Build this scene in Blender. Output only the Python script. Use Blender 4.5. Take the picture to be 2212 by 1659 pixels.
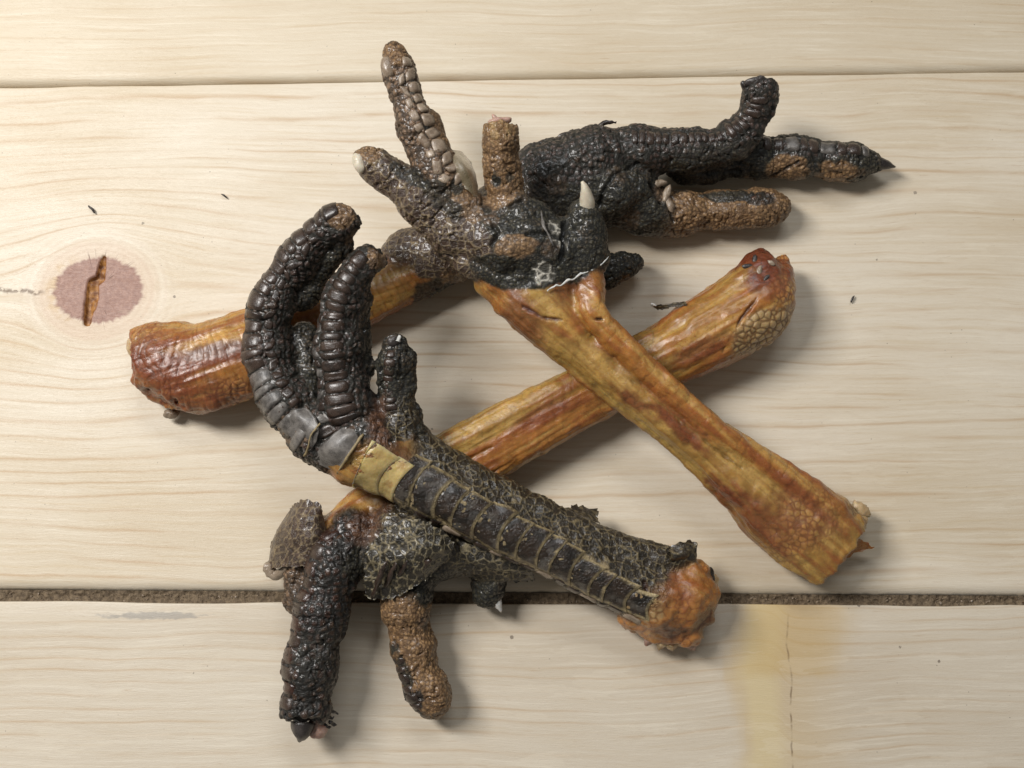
import bpy, math, random
import numpy as np
from mathutils import Matrix, Vector

for o in list(bpy.data.objects): bpy.data.objects.remove(o)
scn = bpy.context.scene
random.seed(4); RNG = np.random.default_rng(7)

# ------------------------------------------------------------------ camera, light, exposure
TILT = math.radians(9.0); DIST = 0.37; WIDTH = 0.32; LENS = 36*DIST/WIDTH
cam = bpy.data.cameras.new('camera'); cam.lens = LENS; cam.sensor_width = 36
cam.clip_start = 0.01; cam.clip_end = 20
cam.dof.use_dof = False
camo = bpy.data.objects.new('camera', cam); scn.collection.objects.link(camo)
camo.location = (0, -DIST*math.sin(TILT), DIST*math.cos(TILT)); camo.rotation_euler = (TILT, 0, 0)
scn.camera = camo

world = bpy.data.worlds.new('World'); scn.world = world; world.use_nodes = True
bg = world.node_tree.nodes['Background']; bg.inputs[0].default_value = (1.0, .97, .92, 1); bg.inputs[1].default_value = 0.16

def lamp(name, loc, target, sx, sy, power, col):
    l = bpy.data.lights.new(name, 'AREA'); l.shape = 'RECTANGLE'; l.size = sx; l.size_y = sy
    l.energy = power; l.color = col
    o = bpy.data.objects.new(name, l); scn.collection.objects.link(o); o.location = loc
    o.rotation_euler = (Vector(target)-Vector(loc)).to_track_quat('-Z', 'Y').to_euler(); return o
lamp('ceiling_lamp', (-.40, .20, .58), (0, 0, 0), .14, .30, 5.6, (1.0, .975, .945))
lamp('ceiling_lamp', (.15, .75, 1.1), (0, 0, 0), .6, .25, 4.2, (.94, .97, 1.0))
scn.view_settings.view_transform = 'Standard'; scn.view_settings.look = 'None'
scn.view_settings.exposure = 0.0; scn.view_settings.gamma = 1.0; scn.view_settings.use_curve_mapping = False
scn.render.engine = 'CYCLES'; scn.cycles.max_bounces = 6; scn.cycles.diffuse_bounces = 3; scn.cycles.glossy_bounces = 3; scn.render.resolution_x = 1024; scn.render.resolution_y = 768

# ------------------------------------------------------------------ helpers
U0, V0 = 2212.0, 1659.0
ct, st = math.cos(TILT), math.sin(TILT)
CL = np.array([0, -DIST*st*1000, DIST*ct*1000])
def P(u, v, z=0.0):
    """point (mm) on the height z seen at (u, v) of the 2212-wide view"""
    a = (u-U0/2)/U0*36/LENS; b = -(v-V0/2)/U0*36/LENS
    d = np.array([a, b*ct+st, b*st-ct])
    t = (z-CL[2])/d[2]
    return CL+d*t
MMPX = WIDTH*1000/U0
def RAD(r, z): return r*MMPX*(1-z/(DIST*1000))

TAB = RNG.random((65536, 3))
def hidx(i, j, k, s): return ((i*73856093) ^ (j*19349663) ^ (k*83492791) ^ (s*2654435)) & 0xFFFF
def hash3(i, j, k, s): return TAB[hidx(i, j, k, s), 0]
def vnoise(p, s=0):
    f = np.floor(p).astype(np.int64); t = p-f; t = t*t*(3-2*t); r = 0
    for a in (0, 1):
        for b in (0, 1):
            for c in (0, 1):
                w = (t[:, 0] if a else 1-t[:, 0])*(t[:, 1] if b else 1-t[:, 1])*(t[:, 2] if c else 1-t[:, 2])
                r = r+w*hash3(f[:, 0]+a, f[:, 1]+b, f[:, 2]+c, s)
    return r
def fbm(p, s=0, o=3):
    r = 0; a = .5; n = 0
    for k in range(o): r = r+a*vnoise(p*2.03**k, s+k*17); n += a; a *= .5
    return r/n
def voronoi(p, s=0):
    f = np.floor(p).astype(np.int64); n = len(p)
    F1 = np.full(n, 9.); F2 = np.full(n, 9.); R = np.zeros(n)
    for a in (-1, 0, 1):
        for b in (-1, 0, 1):
            for c in (-1, 0, 1):
                g = f+np.array([a, b, c])
                h = TAB[hidx(g[:, 0], g[:, 1], g[:, 2], s+1)]
                d = g+.15+.7*h-p; d = np.sqrt(np.einsum('ij,ij->i', d, d))
                m = d < F1
                F2 = np.where(m, F1, np.minimum(F2, d)); R = np.where(m, h[:, 0]*.6+h[:, 1]*.4, R); F1 = np.where(m, d, F1)
    return F1, F2, R
def sstep(a, b, x):
    t = np.clip((x-a)/(b-a), 0, 1); return t*t*(3-2*t)

def link(name, me, mat=None, parent=None):
    o = bpy.data.objects.new(name, me); scn.collection.objects.link(o)
    if mat is not None: me.materials.append(mat)
    if parent is not None: o.parent = parent
    return o
def tag(o, label, cat, group=None):
    o['label'] = label; o['category'] = cat
    if group: o['group'] = group
    return o
def mesh_from(verts, faces, smooth=True):
    me = bpy.data.meshes.new('m'); me.from_pydata([tuple(v) for v in verts], [], [tuple(f) for f in faces]); me.update()
    if smooth: me.polygons.foreach_set('use_smooth', [True]*len(me.polygons))
    return me
def setattr_col(me, name, col):
    a = me.color_attributes.new(name, 'FLOAT_COLOR', 'POINT')
    c = np.ones((len(me.vertices), 4), np.float32); c[:, :3] = col; a.data.foreach_set('color', c.ravel())
def setattr_f(me, name, val):
    a = me.attributes.new(name, 'FLOAT', 'POINT'); a.data.foreach_set('value', np.asarray(val, np.float32))

# ------------------------------------------------------------------ shader expression helper
class E:
    def __init__(s, nt, sock): s.nt = nt; s.k = sock
    def _m(s, op, *a, clamp=False):
        n = s.nt.nodes.new('ShaderNodeMath'); n.operation = op; n.use_clamp = clamp
        for i, v in enumerate((s,)+a):
            if isinstance(v, E): s.nt.links.new(v.k, n.inputs[i])
            else: n.inputs[i].default_value = v
        return E(s.nt, n.outputs[0])
    def __add__(s, o): return s._m('ADD', o)
    __radd__ = __add__
    def __sub__(s, o): return s._m('SUBTRACT', o)
    def __rsub__(s, o): return (s*-1)+o
    def __mul__(s, o): return s._m('MULTIPLY', o)
    __rmul__ = __mul__
    def __truediv__(s, o): return s._m('DIVIDE', o)
    def __rtruediv__(s, o): return (s**-1.0)*o
    def __pow__(s, o): return s._m('POWER', o)
    def sin(s): return s._m('SINE')
    def sqrt(s): return s._m('SQRT')
    def abs(s): return s._m('ABSOLUTE')
    def max(s, o): return s._m('MAXIMUM', o)
    def min(s, o): return s._m('MINIMUM', o)
    def sat(s): return s._m('ADD', 0.0, clamp=True)
    def ss(s, a, b):
        n = s.nt.nodes.new('ShaderNodeMapRange'); n.interpolation_type = 'SMOOTHSTEP'
        s.nt.links.new(s.k, n.inputs[0]); n.inputs[1].default_value = a; n.inputs[2].default_value = b
        if a > b: n.inputs[1].default_value, n.inputs[2].default_value, n.inputs[3].default_value, n.inputs[4].default_value = b, a, 1, 0
        return E(s.nt, n.outputs[0])
def vec(nt, x, y, z=0.0):
    n = nt.nodes.new('ShaderNodeCombineXYZ')
    for i, v in enumerate((x, y, z)):
        if isinstance(v, E): nt.links.new(v.k, n.inputs[i])
        else: n.inputs[i].default_value = v
    return n.outputs[0]
def noise(nt, v, scale=1, detail=2, rough=.5, out=0):
    n = nt.nodes.new('ShaderNodeTexNoise'); nt.links.new(v, n.inputs['Vector'])
    n.inputs['Scale'].default_value = scale; n.inputs['Detail'].default_value = detail; n.inputs['Roughness'].default_value = rough
    return E(nt, n.outputs[out])
def voro(nt, v, scale=1, feature='F1', out='Distance'):
    n = nt.nodes.new('ShaderNodeTexVoronoi'); n.feature = feature; nt.links.new(v, n.inputs['Vector']); n.inputs['Scale'].default_value = scale
    return n.outputs[out]
def mix(nt, fac, a, b, blend='MIX'):
    n = nt.nodes.new('ShaderNodeMix'); n.data_type = 'RGBA'; n.blend_type = blend
    for i, v in ((0, fac), (6, a), (7, b)):
        if isinstance(v, E): nt.links.new(v.k, n.inputs[i])
        elif isinstance(v, tuple): n.inputs[i].default_value = (*v, 1)
        elif isinstance(v, (int, float)): n.inputs[i].default_value = v
        else: nt.links.new(v, n.inputs[i])
    return n.outputs[2]
def newmat(name):
    m = bpy.data.materials.new(name); m.use_nodes = True; nt = m.node_tree
    return m, nt, nt.nodes['Principled BSDF']
def bump(nt, b, h, dist, strength=1):
    n = nt.nodes.new('ShaderNodeBump'); n.inputs['Distance'].default_value = dist; n.inputs['Strength'].default_value = strength
    nt.links.new(h.k if isinstance(h, E) else h, n.inputs['Height']); nt.links.new(n.outputs[0], b.inputs['Normal']); return n
def posmm(nt):
    t = nt.nodes.new('ShaderNodeTexCoord'); s = nt.nodes.new('ShaderNodeVectorMath'); s.operation = 'SCALE'; s.inputs['Scale'].default_value = 1000
    nt.links.new(t.outputs['Object'], s.inputs[0]); x = nt.nodes.new('ShaderNodeSeparateXYZ'); nt.links.new(s.outputs[0], x.inputs[0])
    return s.outputs[0], E(nt, x.outputs[0]), E(nt, x.outputs[1]), E(nt, x.outputs[2])

# ------------------------------------------------------------------ wood
KN = P(208, 628); ST = P(1690, 1480)
def wood(name, seed, kind):
    m, nt, b = newmat(name); pv, x, y, z = posmm(nt)
    wob = noise(nt, vec(nt, x*.013+seed, y*.02, seed), 1, 2)
    wob2 = noise(nt, vec(nt, x*.05+seed, y*.12, seed), 1, 2)
    if kind == 'mid':
        dx = x-float(KN[0]); dy = y-float(KN[1])
        rho = ((dx*dx)*.80+(dy*dy)*1.05).sqrt()
        rr = rho.max(15.5)
        psi = dy*(1-(234.0/(rr*rr))) + (wob-.5)*8+(wob2-.5)*1.3
    elif kind == 'low':
        dx = x-float(ST[0]); g = (dx.abs()*-.06)
        ex = g._m('EXPONENT'); psi = y + ex*7*(dx/(dx.abs()+6)) + (wob-.5)*9+(wob2-.5)*1.0
    else:
        psi = y+(wob-.5)*7+(wob2-.5)*1.0
    freq = {'mid': 1.28, 'low': 1.75, 'top': 1.7}[kind]
    ph = noise(nt, vec(nt, x*.004, psi*.05, seed+3.), 1, 1)
    wv = (psi*freq+ph*22).sin()*.5+.5
    amt = noise(nt, vec(nt, x*.02, psi*.11, seed+9.), 1, 3, .6)
    line = (wv**13.0)*amt.ss(.36, .68)
    wide = (wv**2.0)*amt.ss(.3, .8)
    streak = noise(nt, vec(nt, x*.035, psi*1.1, seed+5.), 1, 3, .6)
    dash = noise(nt, vec(nt, x*.11, psi*2.6, seed+6.), 1, 2, .5).ss(.66, .80)
    fibre = noise(nt, vec(nt, x*.25, psi*7, seed), 1, 2, .6)
    tone = noise(nt, vec(nt, x*.012, y*.03, seed+1.), 1, 2)
    base = {'mid': ((.665, .59, .475), (.59, .50, .37)), 'low': ((.61, .54, .435), (.55, .475, .37)), 'top': ((.62, .54, .415), (.56, .47, .34))}[kind]
    c = mix(nt, tone.ss(.3, .72), *base)
    c = mix(nt, wide*.13, c, (.50, .375, .20))
    c = mix(nt, streak.ss(.50, .75)*({'mid': .34, 'low': .16, 'top': .24}[kind]), c, (.52, .39, .22))
    c = mix(nt, streak.ss(.50, .28)*.30, c, (.78, .72, .60))
    k = {'mid': .45, 'low': .33, 'top': .22}[kind]
    c = mix(nt, line*k, c, (.40, .225, .09))
    c = mix(nt, dash*.55*(amt.ss(.35, .6)), c, (.36, .215, .10))
    c = mix(nt, fibre.ss(.52, .78)*.26, c, (.42, .31, .18))
    pore = noise(nt, vec(nt, x*.45, psi*8., seed+8.), 1, 2, .6).ss(.66, .74)
    c = mix(nt, pore*.30, c, (.30, .19, .10))
    if kind == 'mid':
        ed = noise(nt, pv, .55, 3); ang = noise(nt, vec(nt, dx/(rho+1), dy/(rho+1), .3), 7, 2)
        rw = rho+(ed-.5)*1.2
        # pale callus, tawny side, red heart of the knot
        c = mix(nt, rw.ss(18.5, 15.5)*.65, c, (.62, .50, .385))
        c = mix(nt, (rw-19.).abs().ss(2.2, .3)*.2, c, (.76, .70, .60))
        rings = ((rho*3.2+ed*3).sin()*.5+.5)
        c = mix(nt, rings*.15*rw.ss(27., 16.), c, (.42, .28, .19))
        e1 = ((dx-0.6)*(dx-0.6)*.56+(dy-.2)*(dy-.2)).sqrt()+(ang-.5)*3.2+(ed-.5)*1.
        heart = e1.ss(11.2, 9.9)
        side = (dx*-1).ss(4., 12.)*e1.ss(14., 11.)
        c = mix(nt, side*.5*noise(nt, pv, .3, 2).ss(.4, .6), c, (.50, .33, .14))
        hc = mix(nt, ed.ss(.3, .7), (.25, .125, .095), (.335, .185, .142))
        hc = mix(nt, ((e1*4.5).sin()*.5+.5)*.3, hc, (.19, .09, .07))
        c = mix(nt, heart*.92, c, hc)
        rad = noise(nt, vec(nt, dx/(rho+.5), dy/(rho+.5), 1.7), 5.5, 1)
        chk = (rad-.5).abs().ss(.018, .004)*rho.ss(3.5, 6.)*rho.ss(15., 11.)*noise(nt, pv, .2, 1).ss(.45, .6)
        c = mix(nt, chk*.9, c, (.13, .06, .035))
        cr = nt.nodes.new('ShaderNodeAttribute'); cr.attribute_name = 'crack'; cr = E(nt, cr.outputs['Fac'])
        cc = mix(nt, noise(nt, pv, .5, 2).ss(.35, .65), (.15, .055, .016), (.36, .17, .05))
        c = mix(nt, cr.ss(.12, .5), c, cc)
        # pitch streak that leaves the knot to the left
        yl = y-float(P(0, 628)[1]) + (noise(nt, vec(nt, x*.15, 0.), 1, 3)-.5)*5
        pk = yl.abs().ss(1.1, .1)*(dx*-1).ss(15., 19.)*noise(nt, pv, .7, 3).ss(.38, .5)
        c = mix(nt, pk*.8, c, (.12, .065, .03))
        sp0 = noise(nt, vec(nt, x*.9, y*1.6), 1, 2).ss(.66, .72)*(dx*dx+dy*dy).sqrt().ss(40., 20.)*(dx*-1).ss(8., 20.)
        c = mix(nt, sp0*.5, c, (.30, .16, .10))
    if kind == 'low':
        n1 = noise(nt, vec(nt, x*.12, y*.03, 2.), 1, 3)
        wx = dx+(n1-.5)*9+(noise(nt, vec(nt, x*.02, y*.05, 4.), 1, 2)-.5)*10
        yy = y-float(P(1600, 1300)[1])
        blob = (wx+2).ss(-15., -10.)*wx.ss(26., -2.)
        inner = (wx+6).abs().ss(9., 2.)
        c = mix(nt, blob*.48, c, (.52, .38, .19))
        c = mix(nt, inner*.45, c, (.66, .55, .30))
        upper = (yy+(n1-.5)*4).ss(-24., -20.)*(wx-4).abs().ss(21., 8.)
        c = mix(nt, upper*.38, c, (.47, .30, .08))
        lx = dx-2.2+(noise(nt, vec(nt, y*.06, 0.), 1, 3)-.5)*5
        c = mix(nt, lx.abs().ss(.42, .10)*noise(nt, vec(nt, y*.25, 5.), 1, 3).ss(.38, .62)*.6*yy.ss(-58, -45)*yy.ss(-2., -8.), c, (.10, .05, .02))
        # grey scuff and varnish edge next to the joint
        sx = x-float(P(330, 1330)[0]); sy = y-float(P(330, 1330)[1])
        sc = ((sx*.055)*(sx*.055)+(sy*.75)*(sy*.75)).sqrt()+(noise(nt, vec(nt, x*.3, y*.9), 1, 3)-.5)*1.3
        c = mix(nt, sc.ss(1., .6)*.55, c, (.22, .21, .20))
    # dirt specks of uneven size
    vs = nt.nodes.new('ShaderNodeTexVoronoi'); nt.links.new(pv, vs.inputs['Vector']); vs.inputs['Scale'].default_value = .085
    r = nt.nodes.new('ShaderNodeSeparateColor'); nt.links.new(vs.outputs['Color'], r.inputs[0])
    sz = E(nt, r.outputs[0])**5.0
    d = E(nt, vs.outputs['Distance'])/.085*.085+(noise(nt, pv, 2.2, 2)-.5)*.05
    sp = (sz*.055+.012-d).ss(0., .012)
    v2 = E(nt, voro(nt, pv, .31))+(noise(nt, pv, 3., 1)-.5)*.1; sp = sp.max(v2.ss(.075, .03)*noise(nt, pv, .09, 2).ss(.5, .62)*.8)
    c = mix(nt, sp*.72, c, (.13, .10, .075))
    # worn varnish: bare paler lozenges
    vp = noise(nt, vec(nt, x*.03+seed, y*.16, seed+2.), 1, 4, .65).ss(.585, .60)
    c = mix(nt, vp*.13, c, (.76, .69, .56))
    nt.links.new(c, b.inputs['Base Color'])
    rg = noise(nt, vec(nt, x*.06, y*.5, seed), 1, 3)
    nt.links.new((rg*.22+.34+vp*.12).k, b.inputs['Roughness'])
    b.inputs['Specular IOR Level'].default_value = .42
    bump(nt, b, noise(nt, vec(nt, x*.25, y*6.), 1, 3, .65)*.9+noise(nt, pv, 3.5, 2)*.3, .00011, .9)
    return m
MW = {k: wood('pine_'+k, s, k) for k, s in (('top', 3.1), ('mid', 8.7), ('low', 14.3))}
m, nt, b = newmat('groove_dirt'); pv, x, y, z = posmm(nt)
n1 = noise(nt, pv, .9, 4, .7)
c = mix(nt, n1.ss(.35, .65), (.10, .070, .042), (.20, .145, .088)); c = mix(nt, noise(nt, pv, 2.4, 2).ss(.68, .78)*.6, c, (.40, .33, .23))
nt.links.new(c, b.inputs['Base Color']); b.inputs['Roughness'].default_value = .8; bump(nt, b, n1, .0008); MDIRT = m

# table: an under-board with packed dirt in the joint, three planks on it
tb = []
x0, x1 = -330., 330.
base = mesh_from([(x/1000, y/1000, zz/1000) for zz in (-24, -19) for x, y in ((x0, -260), (x1, -260), (x1, 260), (x0, 260))],
                 [(0, 3, 2, 1), (4, 5, 6, 7), (0, 1, 5, 4), (1, 2, 6, 5), (2, 3, 7, 6), (3, 0, 4, 7)], False)
table = link('table_top', base, MDIRT); table['kind'] = 'structure'; table['label'] = 'pale pine plank table top under the dried feet'
def lin(ua, va, ub, vb):
    a, b_ = P(ua, va), P(ub, vb); k = (b_[1]-a[1])/(b_[0]-a[0])
    return lambda X: a[1]+(X-a[0])*k
topline = lin(0, 187, 2212, 153); lowline = lin(0, 1277, 2212, 1290); lowline2 = lin(0, 1300, 2212, 1309)
crackpoly = [(224, 556, 6), (219, 578, 12), (215, 602, 13), (200, 612, 17), (198, 640, 19), (194, 662, 18), (189, 678, 12), (187, 696, 11)]
CR = [(P(u, v), w*MMPX*.72) for u, v, w in crackpoly]
def plank(name, yt, yb, rt, rb, mat, z0, dense=None, wav=0.0, seed=0):
    xs = list(np.arange(x0, x1+.1, 6.))
    # u: 0 top edge .. 1 bottom edge ; profile = list of (edge anchor, offset inwards mm, z)
    prof = [(0, 0, -17.), (0, 0, -rt)]
    for a in np.linspace(0, math.pi/2, 5)[1:]: prof.append((0, rt*(1-math.cos(a)), -rt*(1-math.sin(a))))
    inner = list(np.linspace(.03, .97, 26))
    if dense:
        kx, ky, w, h = dense
        xs += list(np.arange(kx-w, kx+w, .4))
        Wd = yt(kx)-yb(kx); inner += list((yt(kx)-np.arange(ky-h, ky+h, .4))/Wd)
    xs = np.array(sorted(set(np.round(xs, 3)))); inner = sorted(set(np.round(inner, 5)))
    prof += [(2, t, 0.) for t in inner]
    for a in np.linspace(math.pi/2, 0, 7)[:-1]: prof.append((1, rb*(1-math.cos(a)), -rb*(1-math.sin(a))))
    prof += [(1, 0, -rb), (1, 0, -17.)]
    X, K = np.meshgrid(xs, np.arange(len(prof)), indexing='ij')
    pp = np.array(prof); A = pp[K, 0]; O = pp[K, 1]; Z = pp[K, 2].copy()
    q = np.stack([X.ravel()*.045, K.ravel()*0, X.ravel()*0+seed], 1)
    wv = ((fbm(q, seed, 3)-.5)*wav).reshape(X.shape); wv2 = ((fbm(q+31.7, seed, 3)-.5)*wav).reshape(X.shape)
    YT = yt(X)+wv; YB = yb(X)+wv2
    Y = np.where(A == 0, YT-O, np.where(A == 1, YB+O, YT+(YB-YT)*O))
    crk = np.zeros(X.shape)
    if dense:
        dmin = np.full(X.shape, 99.)
        jag = (vnoise(np.stack([X.ravel()*1.1, Y.ravel()*1.1, X.ravel()*0], 1), 5).reshape(X.shape)-.5)*.9
        for (a, wa), (b_, wb) in zip(CR[:-1], CR[1:]):
            ex, ey = b_[0]-a[0], b_[1]-a[1]; t = np.clip(((X-a[0])*ex+(Y-a[1])*ey)/(ex*ex+ey*ey), 0, 1)
            dmin = np.minimum(dmin, np.hypot(X-a[0]-t*ex, Y-a[1]-t*ey)-(wa+t*(wb-wa))+jag*.28)
        crk = sstep(.25, -.35, dmin); Z = Z-crk*(.9+1.2*sstep(0, 1, vnoise(np.stack([X.ravel()*.5, Y.ravel()*.5, X.ravel()*0], 1), 8).reshape(X.shape)))
    n, mm = X.shape
    V = np.stack([X.ravel(), Y.ravel(), Z.ravel()+z0], 1)/1000
    idx = np.arange(n*mm).reshape(n, mm)
    F = np.stack([idx[:-1, :-1].ravel(), idx[:-1, 1:].ravel(), idx[1:, 1:].ravel(), idx[1:, :-1].ravel()], 1)
    me = mesh_from(V, F); setattr_f(me, 'crack', crk.ravel())
    return link('plank', me, mat, table)
big = lambda k: (lambda X: k+0*X)
plank('plank', big(250.), lambda X: topline(X)+.25, .6, 3.0, MW['top'], 0.0, None, .5, 1)
plank('plank', lambda X: topline(X)-.25, lowline, .5, 3.6, MW['mid'], -.2, (KN[0], KN[1]-1, 7, 14), .5, 2)
plank('plank', lowline2, big(-250.), .5, 2.0, MW['low'], -.1, None, .9, 3)
# packed dirt in the lower joint
nx = 1500; X = np.linspace(x0, x1, nx); rows = []
for k in range(11):
    t = k/10; Y = lowline(X)+.4+(lowline2(X)-lowline(X)-.8)*t
    q = np.stack([X*1.3, Y*1.3, X*0], 1)
    Z = -1.4-1.0*math.sin(math.pi*t)*.5+(fbm(q, 3, 3)-.5)*2.0
    rows.append(np.stack([X, Y, Z], 1))
V = np.concatenate(rows)/1000; idx = np.arange(11*nx).reshape(11, nx)
F = np.stack([idx[:-1, :-1].ravel(), idx[1:, :-1].ravel(), idx[1:, 1:].ravel(), idx[:-1, 1:].ravel()], 1)
dirt = link('joint_dirt', mesh_from(V, F), MDIRT); dirt['kind'] = 'stuff'; dirt['label'] = 'packed brown dirt filling the joint below the middle plank'; dirt['category'] = 'dirt'

# ------------------------------------------------------------------ skin materials
def skinmat(name, sss=0.0, coat=0.0, b1=.00022, b2=.0001, vs=1.1, n1w=.6, n2w=.7, spk=.07, lo=(.62, .60, .58), hi=(1.35, 1.32, 1.28), cr=.20, rv=.7):
    m, nt, b = newmat(name); pv, x, y, z = posmm(nt)
    a = nt.nodes.new('ShaderNodeAttribute'); a.attribute_name = 'Col'
    r = nt.nodes.new('ShaderNodeAttribute'); r.attribute_name = 'rough'
    n1 = noise(nt, pv, .8, 4, .6); n2 = noise(nt, pv, 3.2, 3, .6)
    c = mix(nt, n1.ss(.2, .8), lo, hi); c = mix(nt, 1.0, a.outputs['Color'], c, 'MULTIPLY')
    c = mix(nt, n2.ss(.72, .84)*spk, c, (.42, .36, .26))
    nt.links.new(c, b.inputs['Base Color'])
    nt.links.new((E(nt, r.outputs['Fac'])+(n2-.5)*.22+(noise(nt, pv, .16, 3)-.42)*rv).sat().k, b.inputs['Roughness'])
    v = E(nt, voro(nt, pv, vs, 'DISTANCE_TO_EDGE')).ss(0., .22)
    bump(nt, b, v*(b2/b1)+n2*n2w+n1*n1w, b1, 1.)
    if sss:
        b.inputs['Subsurface Weight'].default_value = sss; b.inputs['Subsurface Radius'].default_value = (1, .45, .18); b.inputs['Subsurface Scale'].default_value = .003
    b.inputs['Coat Weight'].default_value = coat; b.inputs['Coat Roughness'].default_value = cr
    b.inputs['Specular IOR Level'].default_value = .5
    return m
M_DARK = skinmat('dark_skin', 0, .42)
M_AMBER = skinmat('amber_hide', .5, .4, .00022, .00002, .9, .35, .40, .0, (.84, .80, .76), (1.14, 1.13, 1.12), .30, .35)

def plainmat(name, c1, c2, rough=.4, sss=0, sc=.6, coat=0, bd=.00012, trans=0):
    m, nt, b = newmat(name); pv, x, y, z = posmm(nt)
    oi = nt.nodes.new('ShaderNodeObjectInfo'); n1 = noise(nt, pv, sc, 4, .65); n2 = noise(nt, pv, 3.5, 3)
    f = (n1.ss(.3, .7)*.7+E(nt, oi.outputs['Random'])*.45).sat()
    c = mix(nt, f, c1, c2); nt.links.new(c, b.inputs['Base Color'])
    nt.links.new((n2*.3+(rough-.15)).k, b.inputs['Roughness']); bump(nt, b, n2+n1, bd)
    if sss: b.inputs['Subsurface Weight'].default_value = sss; b.inputs['Subsurface Radius'].default_value = (1, .5, .25); b.inputs['Subsurface Scale'].default_value = .002
    b.inputs['Coat Weight'].default_value = coat; b.inputs['Coat Roughness'].default_value = .25
    if trans: b.inputs['Transmission Weight'].default_value = trans
    return m
M_SCUTE = plainmat('scute_horn', (.012, .008, .006), (.050, .031, .022), .29, 0, .45, .45)
M_SCUTE_RED = plainmat('scute_horn_red', (.016, .008, .006), (.05, .022, .014), .22, 0, .5, .4)
M_SCUTE_GREY = plainmat('scute_horn_grey', (.014, .012, .011), (.17, .155, .14), .30, 0, .42, .1)
M_SCUTE_TAN = plainmat('scute_horn_tan', (.14, .095, .062), (.33, .26, .19), .26, 0, .5, .3)
M_SCUTE_YEL = plainmat('scute_bare_yellow', (.36, .27, .11), (.46, .37, .18), .30, .3, .4, .3)
M_BORDER = plainmat('dry_border', (.12, .09, .045), (.30, .23, .12), .6, 0, .8)
M_CLAW = plainmat('claw_pale', (.42, .36, .26), (.66, .60, .48), .35, .2, .4, .2)
M_CLAWD = plainmat('claw_dark', (.015, .012, .011), (.06, .05, .045), .3, 0, .4, .2)
M_WHITE = plainmat('white_flake', (.42, .41, .38), (.66, .65, .62), .5, .1, .8)
M_BONE = plainmat('bone_end', (.34, .20, .08), (.56, .42, .24), .3, .3, .35, .4)
M_PINK = plainmat('cut_flesh', (.26, .12, .09), (.45, .30, .24), .35, .3, .5, .3)
M_FILM = plainmat('dry_film', (.20, .15, .075), (.34, .28, .17), .3, 0, .4, .3, .0002, .55)

# ------------------------------------------------------------------ the kinds of hide
# size of scale (mm), height (mm), border width, colours: scale a, scale b, border; roughness scale, border
K = {
 'amber':  dict(s=2.6, h=.0, w=.02, ca=(.38, .165, .036), cb=(.34, .145, .032), cd=(.34, .145, .032), r=.26, rd=.26),
 'amberw': dict(s=1.9, h=.26, w=.12, ca=(.46, .235, .075), cb=(.34, .155, .05), cd=(.19, .07, .024), r=.32, rd=.4),
 'plum':   dict(s=2.2, h=.03, w=.06, ca=(.16, .038, .015), cb=(.20, .056, .020), cd=(.11, .028, .012), r=.28, rd=.34),
 'olive':  dict(s=2.4, h=.0, w=.02, ca=(.36, .205, .050), cb=(.32, .18, .044), cd=(.32, .18, .044), r=.34, rd=.36),
 'pale':   dict(s=2.3, h=.42, w=.12, ca=(.44, .31, .15), cb=(.36, .24, .105), cd=(.20, .105, .035), r=.36, rd=.5),
 'bead':   dict(s=1.9, h=.40, w=.24, ca=(.040, .027, .023), cb=(.075, .047, .038), cd=(.010, .009, .005), r=.17, rd=.6),
 'beadb':  dict(s=2.3, h=.50, w=.24, ca=(.060, .026, .016), cb=(.026, .015, .011), cd=(.008, .007, .005), r=.16, rd=.5),
 'fine':   dict(s=1.15, h=.24, w=.18, ca=(.028, .026, .014), cb=(.054, .047, .027), cd=(.005, .005, .003), r=.40, rd=.75),
 'net':    dict(s=2.3, h=-.22, w=.05, ca=(.016, .013, .008), cb=(.036, .027, .017), cd=(.165, .13, .067), r=.28, rd=.6),
 'netb':   dict(s=2.2, h=-.2, w=.06, ca=(.075, .047, .033), cb=(.042, .027, .020), cd=(.20, .15, .085), r=.28, rd=.55),
 'netf':   dict(s=2.5, h=-.30, w=.06, ca=(.016, .014, .010), cb=(.040, .034, .024), cd=(.22, .185, .11), r=.24, rd=.5),
 'netw':   dict(s=2.6, h=-.3, w=.10, ca=(.045, .042, .035), cb=(.10, .095, .08), cd=(.52, .50, .44), r=.4, rd=.5),
 'tan':    dict(s=1.25, h=.22, w=.18, ca=(.31, .19, .088), cb=(.235, .138, .060), cd=(.115, .062, .025), r=.46, rd=.6),
 'brown':  dict(s=1.7, h=.40, w=.2, ca=(.23, .148, .088), cb=(.135, .080, .045), cd=(.05, .03, .015), r=.30, rd=.5),
 'umber':  dict(s=2.2, h=.10, w=.10, ca=(.105, .045, .022), cb=(.14, .066, .030), cd=(.06, .024, .012), r=.26, rd=.4),
 'end':    dict(s=3.4, h=.04, w=.04, ca=(.44, .21, .058), cb=(.31, .125, .034), cd=(.24, .09, .026), r=.24, rd=.3),
 'tanbed': dict(s=2.5, h=.1, w=.1, ca=(.33, .265, .15), cb=(.26, .20, .105), cd=(.15, .11, .06), r=.5, rd=.6),
}
KN_ = list(K)

def catmull(pts, n=6):
    pts = np.array(pts, float); Q = np.vstack([2*pts[0]-pts[1], pts, 2*pts[-1]-pts[-2]]); out = []
    for i in range(1, len(Q)-2):
        for t in np.linspace(0, 1, n, endpoint=False):
            a, b_, c_, d = Q[i-1:i+3]
            out.append(.5*((2*b_)+(-a+c_)*t+(2*a-5*b_+4*c_-d)*t*t+(-a+3*b_-3*c_+d)*t**3))
    out.append(pts[-1]); return np.array(out)

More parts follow.
